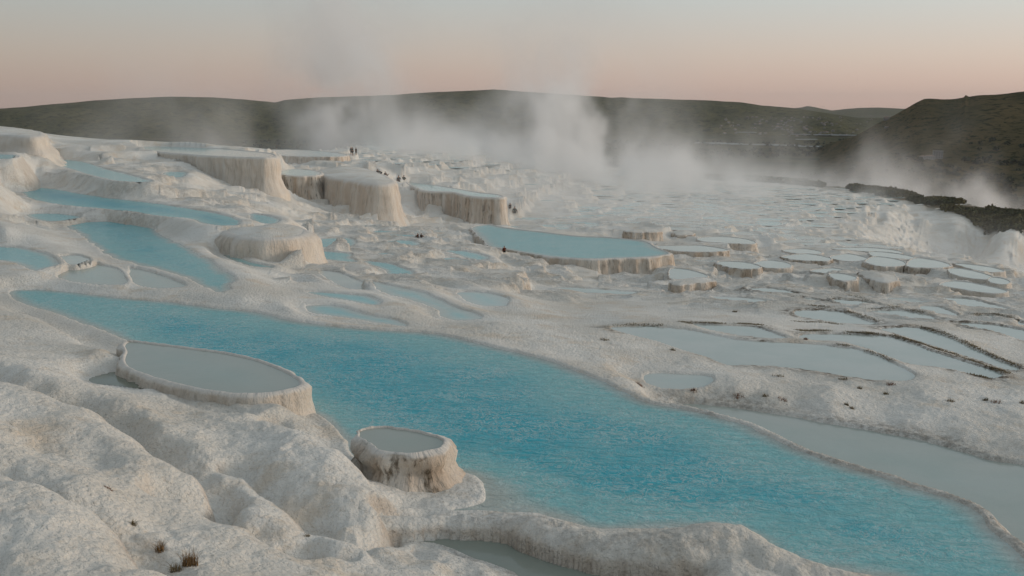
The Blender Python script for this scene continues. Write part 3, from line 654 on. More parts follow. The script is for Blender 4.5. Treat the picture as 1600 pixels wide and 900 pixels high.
# floors
for i, p in enumerate(POOLS):
    k, s = cache[i]; q = (owner[k] == i) & (s < 0)
    kk, ss = k[q], s[q]
    t = sstep(0.0, 1.0, -ss / p['rw'])
    floor = p['z'] - 0.05 - p['dep'] * (1 - np.exp(-np.maximum(-ss - p['rw'], 0) / p['L']))
    Z[kk] = (p['z'] + p['rh']) * (1 - t) + floor * t
    if p['shade_stain'] > 0:
        st = p['shade_stain'] * np.exp(-((s - 0.08) / (0.42 + 0.35 * np.clip(jit2[k] + .3, 0, 1))) ** 2)
        # dark rim band: undercut-bank shade painted in with the brown staining
        shade_stain[k] = np.maximum(shade_stain[k], st * sstep(-0.2, 0.35, jit2[k] + 0.25))
# walls of higher pools dropping into lower ones
for i, p in enumerate(POOLS):
    k, s = cache[i]
    ownz = np.where(owner[k] >= 0, np.array([q['z'] for q in POOLS])[owner[k]], 1e9)
    so_ = s_own[k]; over = (s < 0) & (owner[k] != i)
    s = np.where(over, np.maximum((s - so_) / 2, 0), s)
    q = (s >= -0.1 * p['rw']) & ((ownz < p['z'] - 0.02) | (so_ >= 0) | ((s < 0) & (owner[k] == i)))
    cand = p['z'] + p['rh'] * (1 + 0.5 * jit[k]) - 0.01 - p['k'] * np.maximum(s - p['rw'] * 0.8, 0)
    kk = k[q]; Z[kk] = np.maximum(Z[kk], cand[q])
inpool = (owner >= 0) & (s_own < 0.6)
vw_bad = (Wmax > 0.10)
# the ground under raised basins stays below their water
for b in BASINS:
    P = b['P']; lo = P.min(0) - 1; hi = P.max(0) + 1
    k = np.nonzero((X > lo[0]) & (X < hi[0]) & (Y > lo[1]) & (Y < hi[1]))[0]
    s = sdf(P, X[k], Y[k]); q = (s < -0.05) & ((s_own[k] > 0.6) | (b['z'] > -8.2))
    kk = k[q]; Z[kk] = np.minimum(Z[kk], b['z'] - 0.7)
    q = (s >= -0.05) & (s < 1.0) & (s_own[k] > 0.7); kk = k[q]; Z[kk] = np.minimum(Z[kk], b['z'] - 0.05 + np.maximum(s[q] - 0.15, 0) * 0.4)
    vw_bad[k[s < 0.8]] = True
# thick rounded dam between the long blue pool and the near grey pool
DAM = [(560,818,.30,-8.62),(620,816,.38,-8.70),(700,815,.40,-8.78),(760,816,.42,-8.76),(812,818,.45,-8.70),(845,822,.62,-8.58),(900,842,.62,-8.62),(950,853,.66,-8.60),(1010,856,.78,-8.52),(1065,852,.92,-8.45),(1110,848,.98,-8.42),(1155,850,.92,-8.45),(1200,872,.75,-8.55),(1250,892,.65,-8.66),(1310,905,.5,-8.78),(1400,928,.5,-8.85)]
DP = np.array([at(u, v, z_ - r_ * 0.3) for u, v, r_, z_ in DAM]); lo = DP.min(0) - 2; hi = DP.max(0) + 2
k = np.nonzero((X > lo[0]) & (X < hi[0]) & (Y > lo[1]) & (Y < hi[1]))[0]
x = X[k] + fbm(X[k] * .9, Y[k] * .9, 3, 8) * .16; y = Y[k] + fbm(X[k] * .9 + 9, Y[k] * .9, 3, 8) * .16; best = np.full(len(k), 1e9); zr_ = np.full(len(k), -99.0)
for i in range(len(DP) - 1):
    e = DP[i+1] - DP[i]; t = np.clip(((x - DP[i, 0]) * e[0] + (y - DP[i, 1]) * e[1]) / (e @ e), 0, 1)
    d = np.hypot(x - DP[i, 0] - t * e[0], y - DP[i, 1] - t * e[1]); rr9 = DAM[i][2] * (1-t) + DAM[i+1][2] * t; zc = DAM[i][3] * (1-t) + DAM[i+1][3] * t
    zz = np.where(d < rr9 * 1.0, zc - rr9 * 0.78 * (1 - np.sqrt(np.maximum(1 - (d / rr9) ** 2, 0))), -99); zr_ = np.maximum(zr_, zz)
Z[k] = np.maximum(Z[k], np.where(zr_ > -50, zr_ + fbm(X[k] * 3, Y[k] * 3, 3, 5) * .05, -99))
bad_ids = np.unique(vw_id[vw_mask & (vw_bad | vw_bad0)])
# a cell loses its water when more than a sliver of it is cut away
tot_ids, tot_n = np.unique(vw_id[vw_mask], return_counts=True); b_ids, b_n = np.unique(vw_id[vw_mask & (vw_bad | vw_bad0)], return_counts=True)
vw_mask &= ~np.isin(vw_id, b_ids)
# brown field scrub along the far brink on the right and a few dirty shelves
rrim = rim_r(TH.ravel())
veg = sstep(15.5, 20.5, deg) * sstep(-26, -14, RR - rrim) 
veg = np.maximum(veg, sstep(8, 12, deg) * sstep(-14, -3, RR - rrim))
speck = sstep(-4, 6, deg) * sstep(75, 45, RR) * sstep(22, 30, RR)
speck = np.maximum(speck, 0.12)
nearfine = sstep(48, 24, RR) * (1 - (s_own < 0) * 1.0)
Z += nearfine * (fbm(X * 4.2, Y * 4.2, 2, 61) * 0.022)

CO = np.c_[X, Y, Z]
I = np.arange(NC * NR).reshape(NC, NR)
FA = np.stack([I[:-1, :-1], I[1:, :-1], I[1:, 1:], I[:-1, 1:]], -1).reshape(-1, 4)
FA = FA[:, ::-1] if False else FA
o = grid_mesh('ground', CO, FA, M_TRAV, dict(shade_stain=shade_stain, veg=veg, speck=speck, near=near))
tag(o, kind='structure')
def ground_z(x, y):
    t_ = math.atan2(x, y); r_ = math.hypot(x, y)
    i_ = (t_ - TH0) / (TH1 - TH0) * (NC - 1); j_ = np.interp(r_, rad, np.arange(NR))
    return float(Z[min(int(round(i_)), NC-1) * NR + min(int(round(j_)), NR-1)])

# water sheets of the flat pools: one per pool
def sheet(name, keep, zl, tint, rip, ids=None, parent=None, murk=0.0):
    kf = keep[FA]; f = FA[kf.all(1)]
    if ids is not None:
        d = ids[f]; f = f[(d == d[:, :1]).all(1)]
    if not len(f): return None
    co = CO.copy() if False else None
    used = np.unique(f); mp = np.full(len(X), -1, np.int64); mp[used] = np.arange(len(used))
    c = np.c_[X[used], Y[used], np.broadcast_to(zl, (len(X),))[used]]
    return grid_mesh(name, c, mp[f], M_WATER, dict(tint=tint[used], rip=np.broadcast_to(rip, (len(X),))[used], murk=np.full(len(used), murk)))
for i, p in enumerate(POOLS):
    k, s = cache[i]; q = (owner[k] == i) & (s < 0.02) & (Z[k] < p['z'] + 0.25)
    keep = np.zeros(len(X), bool); keep[k[q]] = True
    tn = np.zeros(len(X)); tn[k] = p['blue'] * np.clip(1.05 * (1 - np.exp(-np.maximum(-s - p['rw'] * 0.6, 0) / p['L'])), 0, 1)
    if p['nm'] == 'main':                      # shallow shelf along the overflow rim and beside the tan basin
        x_, y_ = X[k], Y[k]
        bx, by = at(765, 788, -9.0); shelf = np.exp(-(((x_ - bx) / 1.5) ** 2 + ((y_ - by) / 1.5) ** 2))
        tn[k] *= 1 - 0.85 * shelf
        far_rim = sdf(world_poly(p['px'][3:37] + [(1530, 1100), (400, 700), (100, 560)], -9.0), x_, y_)
        tn[k] *= 0.58 + 0.42 * sstep(0.2, 5.5, -far_rim + jit2[k] * 1.2)
    o = sheet('water', keep, p['z'], tn, p['rip'], murk={-9.15: 0.65, -8.4: 0.9, -9.8: 0.25, -8.75: 0.4, -8.85: 0.4}.get(p['z'], 0.0))
    if o: tag(o, kind='structure')
o = sheet('water', vw_mask & (Z < vw_level + 0.2), vw_level - 0.03, vw_tint, 0.25, vw_id)
if o: tag(o, kind='structure')

# ------------------------------------------------------------------ raised basins
def make_basin(b, k):
    Q, L = resample(b['P'], int(max(70, min(620, area(b['P']) ** 0.5 * 3.6 / 0.16))))
    if k < 2:
        for _ in range(14): Q = (np.roll(Q, 1, 0) + 2 * Q + np.roll(Q, -1, 0)) / 4
    n = len(Q); tan = np.roll(Q, -1, 0) - np.roll(Q, 1, 0); tan /= np.hypot(*tan.T)[:, None] + 1e-9
    nrm = np.c_[tan[:, 1], -tan[:, 0]]
    # smooth the outward normals so the wall does not cross itself
    for _ in range(max(3, n // 60)):
        nrm = (np.roll(nrm, 1, 0) + nrm + np.roll(nrm, -1, 0)) / 3
    nrm /= np.hypot(*nrm.T)[:, None] + 1e-9
    s = np.arange(n) / n * L; H = b['H']; a = s / L * 2 * math.pi
    def ring_noise(freq, seed, o=3):
        rr = L / (2 * math.pi) / freq
        return fbm(np.cos(a) * rr + seed, np.sin(a) * rr + seed * 1.7, o, int(seed))
    big = ring_noise(b['wl'] * 2.6, 3 + k) * (0.3 if k < 2 else 1.0); fl = ring_noise(b['wl'], 31 + k, 2); fine = ring_noise(b['wl'] * 0.3, 57 + k, 2)
    drop = 1 - np.abs(fl) * 2.6                                        # rounded curtains with creases between them
    prof = []
    sh = b['sh']; lip = 0.03
    levels = [(-0.35 * sh - 0.08, -0.45), (-0.30 * sh - 0.04, -0.02), (-0.2 * sh, lip), (0.0, lip + 0.01)]
    for j in range(1, 5):
        ang = j / 4 * math.pi / 2; levels.append((sh * math.sin(ang), lip - sh * 0.8 * (1 - math.cos(ang))))
    zs = levels[-1][1]; m = max(8, min(30, int(H / 0.14)))
    for j in range(1, m + 1):
        t = j / m; levels.append((sh + b['slope'] * H * t, zs - (H + (0.7 if H < 1.8 else 2.0) + zs) * t))
    V, arc, tt = [], [], []
    for (off, dz) in levels:
        t = min(max(-dz / H, 0), 1.3); w = min(1, max(0, off / max(sh, .05)) * 0.6 + t * 1.5)
        fce = np.clip(0.5 + 0.5 * (nrm @ np.array([0.64, -0.77])), 0, 1); offv = np.where(off > 0, off * (0.35 + 0.65 * fce) if off <= sh + 1e-6 else off - sh * 0.65 * (1 - fce), off)
        o_ = offv + 0.16 * H * max(0, t - 0.55) ** 2 * 5 * (0.4 + 0.6 * np.abs(big)) + w * b['flute'] * (drop * 0.32 + fine * 0.07) + big * 0.40 * min(1, H / 2) * (0.35 + 0.65 * w)
        if b['slope'] > 0.3: o_ = o_ + 0.15 * np.sin(t * 9 + big * 3)
        und = -0.10 * b['dirt'] * math.exp(-((t - 0.16) / 0.08) ** 2) * (0.5 + fl)
        zz = b['z'] + dz + np.where(dz > -0.3, 0.03 * np.abs(fine) + 0.03 * np.abs(big), 0) 
        if dz < -0.01 and dz > -0.44 and off < 0: zz = np.full(n, b['z'] - 0.03)
        P = Q + nrm * (o_ + und)[:, None]
        zz = np.broadcast_to(zz, (n,)).astype(float).copy(); jw = min(1.0, max(0.0, off / max(sh, .05))) if dz < 0 else 0.0
        P = P + (nrm * (fbm(P[:, 0] * 1.3 + zz * .8, P[:, 1] * 1.3 - zz * .8, 4, 17)[:, None])) * 0.16 * (0.25 + jw) * min(1, H)
        V.append(np.c_[P, zz]); arc.append(s); tt.append(np.full(n, t))
    m = len(levels); V = np.vstack(V); arc = np.concatenate(arc); tt = np.concatenate(tt)
    I_ = np.arange(m * n).reshape(m, n)
    f = np.stack([I_[:-1], np.roll(I_, -1, 1)[:-1], np.roll(I_, -1, 1)[1:], I_[1:]], -1).reshape(-1, 4)[:, ::-1]
    # closing cap (rock top, or the bed under the water)
    o = grid_mesh('travertine_basin', V, f, M_WALL, dict(arc=arc, tt=tt, seed=np.full(len(V), k * 13.7), dirt=np.full(len(V), b['dirt'])))
    tag(o, b['label'], 'travertine basin' if b['water'] else 'travertine ledge', b['group'])
    if not b['water']: o.name = 'travertine_ledge'
    # water (or crust) filling the basin: a fine grid snapped to the outline
    inn = Q + nrm * (big * 0.40 * min(1, H / 2) * 0.35 - min(0.05 * sh, 0.03))[:, None]
    lo = inn.min(0); hi = inn.max(0); st = max(float((hi - lo).max()) / 56, 0.05)
    gx = np.arange(lo[0] - st, hi[0] + 2*st, st); gy = np.arange(lo[1] - st, hi[1] + 2*st, st)
    MX, MY = np.meshgrid(gx, gy, indexing='ij'); fx_, fy_ = MX.ravel(), MY.ravel()
    Pb = inn[::2]; sd_ = sdf(Pb, fx_, fy_)
    n0 = len(gx); n1 = len(gy); J = np.arange(n0 * n1).reshape(n0, n1)
    fs = np.stack([J[:-1, :-1], J[1:, :-1], J[1:, 1:], J[:-1, 1:]], -1).reshape(-1, 4)
    fs = fs[(sd_[fs] < 0).any(1)]
    outv = np.nonzero(sd_ > 0)[0]; outv = np.intersect1d(outv, fs.ravel())
    for i_ in outv:
        A1 = Pb; B1 = np.roll(Pb, -1, 0); e = B1 - A1; q = np.array([fx_[i_], fy_[i_]])
        t_ = np.clip(((q - A1) * e).sum(1) / ((e * e).sum(1) + 1e-12), 0, 1); c_ = A1 + e * t_[:, None]
        m_ = np.argmin(((q - c_) ** 2).sum(1)); fx_[i_], fy_[i_] = c_[m_]
    used = np.unique(fs); mp = np.full(n0 * n1, -1); mp[used] = np.arange(len(used))
    VV = np.c_[fx_[used], fy_[used], np.full(len(used), b['z'] if b['water'] else b['z'] + 0.05)]
    tn = 1 - np.exp(np.minimum(sd_[used], 0) / (1.6 if b['blue'] < .3 else 1.2))
    me_f = [tuple(x) for x in mp[fs]]
    if not b['water']:
        VV[:, 2] += 0.35 * tn + 0.2 * tn * fbm(VV[:, 0] * .6, VV[:, 1] * .6, 4, 5) - 0.02
    me = bpy.data.meshes.new('water'); me.from_pydata([tuple(v) for v in VV], [], me_f)
    me.polygons.foreach_set('use_smooth', [True] * len(me.polygons))
    if b['water']:
        for nm, val in (('tint', np.array(tn) * b['blue']), ('rip', np.full(len(VV), b['rip'])), ('murk', np.full(len(VV), 0.42 if b['z'] > -8.2 and b['blue'] < .2 else 0.0))):
            A_ = me.attributes.new(nm, 'FLOAT', 'POINT'); A_.data.foreach_set('value', val.astype(np.float32))
        me.materials.append(M_WATER); w = bpy.data.objects.new('water', me)
    else:
        me.materials.append(M_TRAV); w = bpy.data.objects.new('crust_top', me)
    COL.objects.link(w); w.parent = o
    return o
for k, b in enumerate(BASINS): make_basin(b, k)

# ------------------------------------------------------------------ far country
def polar_sheet(name, mat, t0, t1, r0, r1, nt, nr, fn, kind='structure'):
    t = np.linspace(R(t0), R(t1), nt); r = np.exp(np.linspace(math.log(r0), math.log(r1), nr))
    T, Q = np.meshgrid(t, r, indexing='ij'); x = (Q * np.sin(T)).ravel(); y = (Q * np.cos(T)).ravel()
    z = fn(T.ravel(), Q.ravel(), x, y)
    I_ = np.arange(nt * nr).reshape(nt, nr)
    f = np.stack([I_[:-1, :-1], I_[1:, :-1], I_[1:, 1:], I_[:-1, 1:]], -1).reshape(-1, 4)
    return tag(grid_mesh(name, np.c_[x, y, z], f, mat), kind=kind)
VZ = -125.0
def fval(T, Q, x, y): return VZ + fbm(x / 600, y / 600, 4, 5) * 9 - 3
def fval2(T, Q, x, y):
    z = fval(T, Q, x, y); return z + sstep(6000, 16000, Q) * 60
polar_sheet('valley', M_VALLEY, -45, 45, 330, 42000, 260, 260, fval2)
def crest(profile, dist):
    us = np.array([p[0] for p in profile], float); vs = np.array([p[1] for p in profile], float)
    x, y, w = ray(us, vs); th_ = np.arctan2(x, y); el = w / np.hypot(x, y)
    def f(T):
        return np.interp(T, th_, el) * (np.interp(T, th_, dist) if hasattr(dist, '__len__') else dist)
    return f
SK = [(-500,178),(-200,176),(0,170),(40,167),(80,163),(150,157),(210,153),(270,151),(330,152),(380,155),(430,160),(445,156),(500,152),(560,150),(620,148),(680,144),(700,143),(745,141),(770,139.5),(790,141),(800,142),(870,147),(940,151),(955,153),(972,152),(990,153),(1050,155),(1110,157),(1160,160),(1190,165),(1240,169),(1280,176),(1340,186),(1500,190),(2000,190)]
cr1 = crest(SK, 6500)
def f1(T, Q, x, y):
    top = cr1(T); t = np.clip((Q - 4300) / 2200, 0, 1)
    gul = fbm(x / 420, y / 420, 5, 12) * 110 * t * (1 - t) * 2.2 + np.abs(fbm(x / 170, y / 170, 4, 14)) * -60 * t * (1 - t) * 3
    z = VZ - 12 + (top - VZ + 12) * t ** 1.25 + gul
    return z + np.where(Q > 6500, 0, 0) + fbm(x / 130, y / 130, 4, 2) * 2.6 * t
polar_sheet('hills', M_HILL, -45, 24, 4200, 7600, 620, 150, f1)
SK2 = [(1000,176),(1150,174),(1180,172),(1230,170),(1252,168),(1262,165.5),(1275,168),(1300,173),(1325,170),(1345,168.5),(1375,168),(1410,170),(1450,172),(1500,170),(2200,165)]
cr2 = crest(SK2, 15000)
def f2(T, Q, x, y):
    t = np.clip((Q - 10500) / 4500, 0, 1); return VZ - 10 + (cr2(T) - VZ + 10) * t ** 1.1 + fbm(x / 900, y / 900, 5, 8) * 90 * t * (1 - t) * 2 + fbm(x / 300, y / 300, 3, 2) * 3 * t
polar_sheet('hills', M_HILL, 5, 45, 10400, 17000, 300, 100, f2)
SK3 = [(1180,262),(1230,250),(1275,238),(1300,229),(1330,216),(1350,205),(1375,191),(1400,178),(1418,168),(1432,160),(1444,154.5),(1455,154),(1475,155),(1495,153),(1506,151),(1509,147),(1514,150),(1528,148),(1550,147),(1575,145),(1600,142),(1700,136),(1900,128),(2300,120)]
cr3 = crest(SK3, [3000 if u < 1300 else 2500 for u, v in SK3])
def f3(T, Q, x, y):
    r0 = 1500; rc = np.interp(np.degrees(T), [10, 17, 19, 45], [3000, 3000, 2500, 2500])
    t = np.clip((Q - r0) / (rc - r0), 0, 1)
    g = fbm(x / 260, y / 260, 5, 22) * 45 * t * (1 - t) * 2.5 - np.abs(fbm(x / 110, y / 140, 4, 27)) * 30 * t * (1 - t) * 2.5 + fbm(x / 60, y / 60, 4, 25) * 2.6 * np.minimum(t * 4, 1)
    return VZ - 8 + (cr3(T) - VZ + 8) * (0.25 * t + 0.75 * t ** 1.7) + g - np.maximum(Q - rc, 0) * 0.05
polar_sheet('hills', M_HILLR, 11, 45, 1400, 3600, 520, 160, f3)

# ------------------------------------------------------------------ small world: surfaces to stand on
import mathutils
def gfn(x, y):
    t_ = (np.arctan2(x, y) - TH0) / (TH1 - TH0) * (NC - 1); r_ = np.interp(np.hypot(x, y), rad, np.arange(NR))
    return Z[np.clip(np.round(t_), 0, NC-1).astype(int) * NR + np.clip(np.round(r_), 0, NR-1).astype(int)]
def simple_mat(name, col, col2=None, sc=4.0, rough=0.8):
    t = NT(name); p = t.pos()
    c = t.mix(t.mr(t.noise(p, sc, 4, 0.6), 0.35, 0.65), col, col2 or tuple(q * 0.6 for q in col))
    return t.fin(c, rough, None, 0.2)
M_SKIN = simple_mat('skin', (0.36, 0.20, 0.13), (0.30, 0.165, 0.11)); M_DARK = simple_mat('dark_cloth', (0.02, 0.022, 0.02), (0.012, 0.014, 0.012))
M_RED = simple_mat('red_cloth', (0.13, 0.04, 0.025)); M_HAIR = simple_mat('dark_hair', (0.018, 0.012, 0.008))
M_GREEN = simple_mat('green_cloth', (0.025, 0.05, 0.035))

# ------------------------------------------------------------------ people
def skinned(name, verts, edges, radii, mat, sub=1):
    me = bpy.data.meshes.new(name); me.from_pydata(verts, edges, []); o = bpy.data.objects.new(name, me); COL.objects.link(o)
    m = o.modifiers.new('skin', 'SKIN'); sv = me.skin_vertices[0].data if me.skin_vertices else None
    if sv is None:
        bm = bmesh.new(); bm.from_mesh(me); bm.verts.layers.skin.verify(); bm.to_mesh(me); bm.free(); sv = me.skin_vertices[0].data
    for i, r in enumerate(radii): sv[i].radius = (r, r) if not isinstance(r, tuple) else r
    sv[0].use_root = True
    m2 = o.modifiers.new('sub', 'SUBSURF'); m2.levels = sub; m2.render_levels = sub
    dg = bpy.context.evaluated_depsgraph_get(); nm = bpy.data.meshes.new_from_object(o.evaluated_get(dg))
    o.modifiers.clear(); o.data = nm; nm.materials.clear(); nm.materials.append(mat)
    for p_ in nm.polygons: p_.use_smooth = True
    return o
def person(pose, cloth):
    # joints: pelvis, waist, chest, neck, head, top ; shoulders/elbows/hands ; hips/knees/ankles/toes
    if pose == 'stand':
        J = [(0,0,.95),(0,0,1.1),(0,0,1.36),(0,0,1.5),(0,.01,1.60),(0,.02,1.72),
             (-.19,0,1.40),(-.26,.02,1.12),(-.25,.08,.86),(.19,0,1.40),(.26,.02,1.12),(.25,.08,.86),
             (-.10,0,.90),(-.11,.03,.5),(-.12,-.02,.08),(-.12,.16,.03),(.10,0,.90),(.12,.01,.5),(.13,-.03,.08),(.14,.15,.03)]
    elif pose == 'wave':
        J = [(0,0,.93),(0,.02,1.08),(0,.05,1.33),(0,.08,1.46),(0,.10,1.56),(0,.12,1.68),
             (-.19,.04,1.37),(-.30,.05,1.10),(-.34,.14,.88),(.19,.05,1.38),(.40,.08,1.50),(.52,.12,1.72),
             (-.10,0,.88),(-.20,.06,.48),(-.26,-.04,.08),(-.28,.13,.03),(.10,0,.88),(.20,.12,.5),(.24,.05,.08),(.27,.23,.03)]
    elif pose == 'sit':
        J = [(0,0,.16),(0,-.02,.32),(0,.0,.58),(0,.03,.70),(0,.05,.79),(0,.07,.91),
             (-.19,.0,.61),(-.27,-.08,.35),(-.28,-.16,.10),(.19,.0,.61),(.28,.12,.40),(.22,.34,.42),
             (-.10,.03,.15),(-.15,.42,.42),(-.14,.62,.06),(-.14,.76,.04),(.10,.03,.15),(.14,.40,.46),(.14,.58,.06),(.15,.73,.04)]
    else:   # bend: leaning forward with hands towards the water
        J = [(0,0,.80),(0,.10,.90),(0,.32,1.02),(0,.44,1.05),(0,.53,1.04),(0,.64,1.00),
             (-.18,.32,1.0),(-.22,.42,.72),(-.16,.50,.46),(.18,.32,1.0),(.22,.44,.72),(.16,.54,.46),
             (-.10,0,.76),(-.14,.16,.42),(-.13,-.02,.08),(-.14,.15,.03),(.10,0,.76),(.13,.18,.42),(.14,.0,.08),(.15,.17,.03)]
    E = [(0,1),(1,2),(2,3),(3,4),(4,5),(2,6),(6,7),(7,8),(2,9),(9,10),(10,11),(0,12),(12,13),(13,14),(14,15),(0,16),(16,17),(17,18),(18,19)]
    Rr = [.135,.125,.15,.055,.085,.07,.065,.047,.035,.065,.047,.035,.10,.065,.042,.035,.10,.065,.042,.035]
    body = skinned('person', J, E, Rr, M_SKIN)
    T = [0,1,2]; tv = [J[0],J[1],J[2],J[6],J[9]]
    sh_ = skinned('shirt', tv + [J[7], J[10]], [(0,1),(1,2),(2,3),(2,4),(3,5),(4,6)], [.15,.145,.17,.085,.085,.06,.06], cloth)
    tr = skinned('trousers', [J[0],J[12],J[16],J[13],J[17]], [(0,1),(0,2),(1,3),(2,4)], [.155,.12,.12,.082,.082], M_DARK)
    hr = skinned('hair', [J[4], J[5], tuple(J[5][i] + (0, -.05, -.02)[i] for i in range(3))], [(0,1),(1,2)], [.07,.092,.08], M_HAIR)
    for q in (sh_, tr, hr): q.parent = body
    return body
protos = {}
def put_person(u, v, pose, cloth, label, rz, group=None, dmax=420, sc=1.0, r0=60):
    key = (pose, cloth.name)
    if key not in protos: protos[key] = person(pose, cloth); o = protos[key]
    else:
        o = protos[key].copy(); COL.objects.link(o)
        for ch in protos[key].children:
            c = ch.copy(); COL.objects.link(c); c.parent = o
    x, y, z = hit(u, v, r0=r0, r1=dmax, fn=gfn)
    o.location = (x, y, z - 0.02); o.rotation_euler = (0, 0, rz); o.scale = (sc,) * 3
    tag(o, label, 'person', group or 'bathers on the terraces')
put_person(549, 243, 'stand', M_DARK, 'person in dark clothes, left of the close pair standing before the big steam plume', 0.4, sc=1.1)
put_person(551.5, 243, 'stand', M_GREEN, 'person in green-black clothes close behind the left one of the pair before the plume', 2.0, sc=1.1)
put_person(556.5, 242.5, 'stand', M_DARK, 'person standing a step right of the close pair before the big steam plume', 1.0)
put_person(487, 235.5, 'stand', M_GREEN, 'lone standing person far back on the blue sheet above the long low grey wall', 0.0)
put_person(432, 233, 'stand', M_DARK, 'thin distant person standing farthest left, just past the tall white block', 0.0)
put_person(572, 275, 'bend', M_DARK, 'person bending low over the water beside the smooth white flow', -1.2)
put_person(590, 272, 'sit', M_DARK, 'leftmost of the seated bathers on the wide shelf', 0.6)
put_person(596, 276, 'bend', M_GREEN, 'bather bending down in the middle of the shelf group', 1.6)
put_person(602, 276, 'sit', M_DARK, 'seated bather just right of the bending one in the shelf group', -0.4)
put_person(604, 285.5, 'wave', M_DARK, 'person with one arm raised, standing in front of the shelf group', 0.2)
put_person(623, 284.5, 'sit', M_DARK, 'larger dark seated figure left of two at the block edge', 0.3, sc=1.35)
put_person(631, 283.5, 'sit', M_GREEN, 'dark seated figure right of two at the block edge', -0.2, sc=1.3)
put_person(797, 332, 'stand', M_DARK, 'thin standing person beyond the rounded end of the streaked block', 0.5)
put_person(804, 333, 'sit', M_GREEN, 'crouching person right of the standing one beyond the streaked block', -0.5, sc=1.3)
put_person(788, 394, 'sit', M_RED, 'person in red sitting on the rim left of the half-round pool', 0.1, sc=0.7)
put_person(653, 371, 'sit', M_RED, 'left one of two brown-clad people sitting low on the pale middle slope', 1.1, sc=0.5)
put_person(658, 371, 'sit', M_DARK, 'right one of two brown-clad people sitting low on the pale middle slope', -1.1, sc=0.5)

# ------------------------------------------------------------------ dry grass and weeds
M_STRAW = simple_mat('dry_grass', (0.30, 0.19, 0.09), (0.16, 0.10, 0.045), 30)
M_WEED = simple_mat('dark_weed', (0.15, 0.12, 0.065), (0.22, 0.165, 0.09), 20)
M_RUST = simple_mat('rusty_weed', (0.22, 0.09, 0.035), (0.12, 0.06, 0.03), 20)
def blades(pts, h, w, lean, rs, seg=3):
    V, Fc = [], []
    for (x, y, z) in pts:
        a = rs.uniform(0, 2*math.pi); hh = h * rs.uniform(0.45, 1.1); ln = lean * rs.uniform(0.2, 1.2); ca_, sa_ = math.cos(a), math.sin(a); b0 = len(V)
        for j in range(seg + 1):
            t = j / seg; ww = w * (1 - t * 0.85); r_ = ln * hh * t * t
            cx_, cy_, cz_ = x + ca_ * r_, y + sa_ * r_, z + hh * t * (1 - 0.3 * ln * t)
            V += [(cx_ - sa_ * ww, cy_ + ca_ * ww, cz_), (cx_ + sa_ * ww, cy_ - ca_ * ww, cz_)]
        for j in range(seg): k_ = b0 + 2*j; Fc.append((k_, k_+1, k_+3, k_+2))
    return V, Fc
def obj_from(name, V, Fc, mat, parent=None):
    me = bpy.data.meshes.new(name); me.from_pydata(V, [], Fc); me.materials.append(mat)
    o = bpy.data.objects.new(name, me); COL.objects.link(o); o.parent = parent; return o
rs = random.Random(5)
def tuft(u, v, mat, rad_, h, n, label, group='weed tufts on the plain', name='weed_tuft', lean=0.9):
    x, y, z = hit(u, v, fn=gfn)
    pts = []
    for _ in range(n):
        a = rs.uniform(0, 6.28); q = 0.5 * rad_ * rs.random() ** 0.6; px, py = x + q * math.cos(a), y + q * math.sin(a) * 0.8
        pts.append((px, py, float(gfn(np.array([px]), np.array([py]))[0]) - 0.01))
    V, Fc = blades(pts, h, 0.006 * max(1, math.hypot(x, y) / 25), lean, rs)
    o = obj_from(name, V, Fc, mat); tag(o, label, 'weed', group)
tuft(297, 884, M_STRAW, 0.26, 0.30, 150, 'tallest straw-coloured grass clump in a hollow at the bottom of the white crust', 'dry grass in the near crust', 'dry_grass_tuft', 0.7)
tuft(250, 862, M_STRAW, 0.16, 0.22, 80, 'smaller dry grass clump in a dark hollow left of the tallest straw clump', 'dry grass in the near crust', 'dry_grass_tuft', 0.9)
tuft(275, 893, M_WEED, 0.22, 0.16, 90, 'flat brown grass mat at the bottom edge under the straw clumps', 'dry grass in the near crust', 'dry_grass_tuft', 1.2)
tuft(209, 822, M_WEED, 0.07, 0.12, 40, 'tiny dark green sprig in a nook of the knobbly crust', 'dry grass in the near crust', 'dry_grass_tuft', 1.2)
tuft(170, 764, M_RUST, 0.16, 0.05, 70, 'rusty orange mat of dead moss on the smooth near lobe', 'dry grass in the near crust', 'dry_grass_tuft', 1.3)
tuft(480, 838, M_WEED, 0.12, 0.06, 40, 'brown withered wisps on the slope above the grey near pool', 'dry grass in the near crust', 'dry_grass_tuft', 1.3)
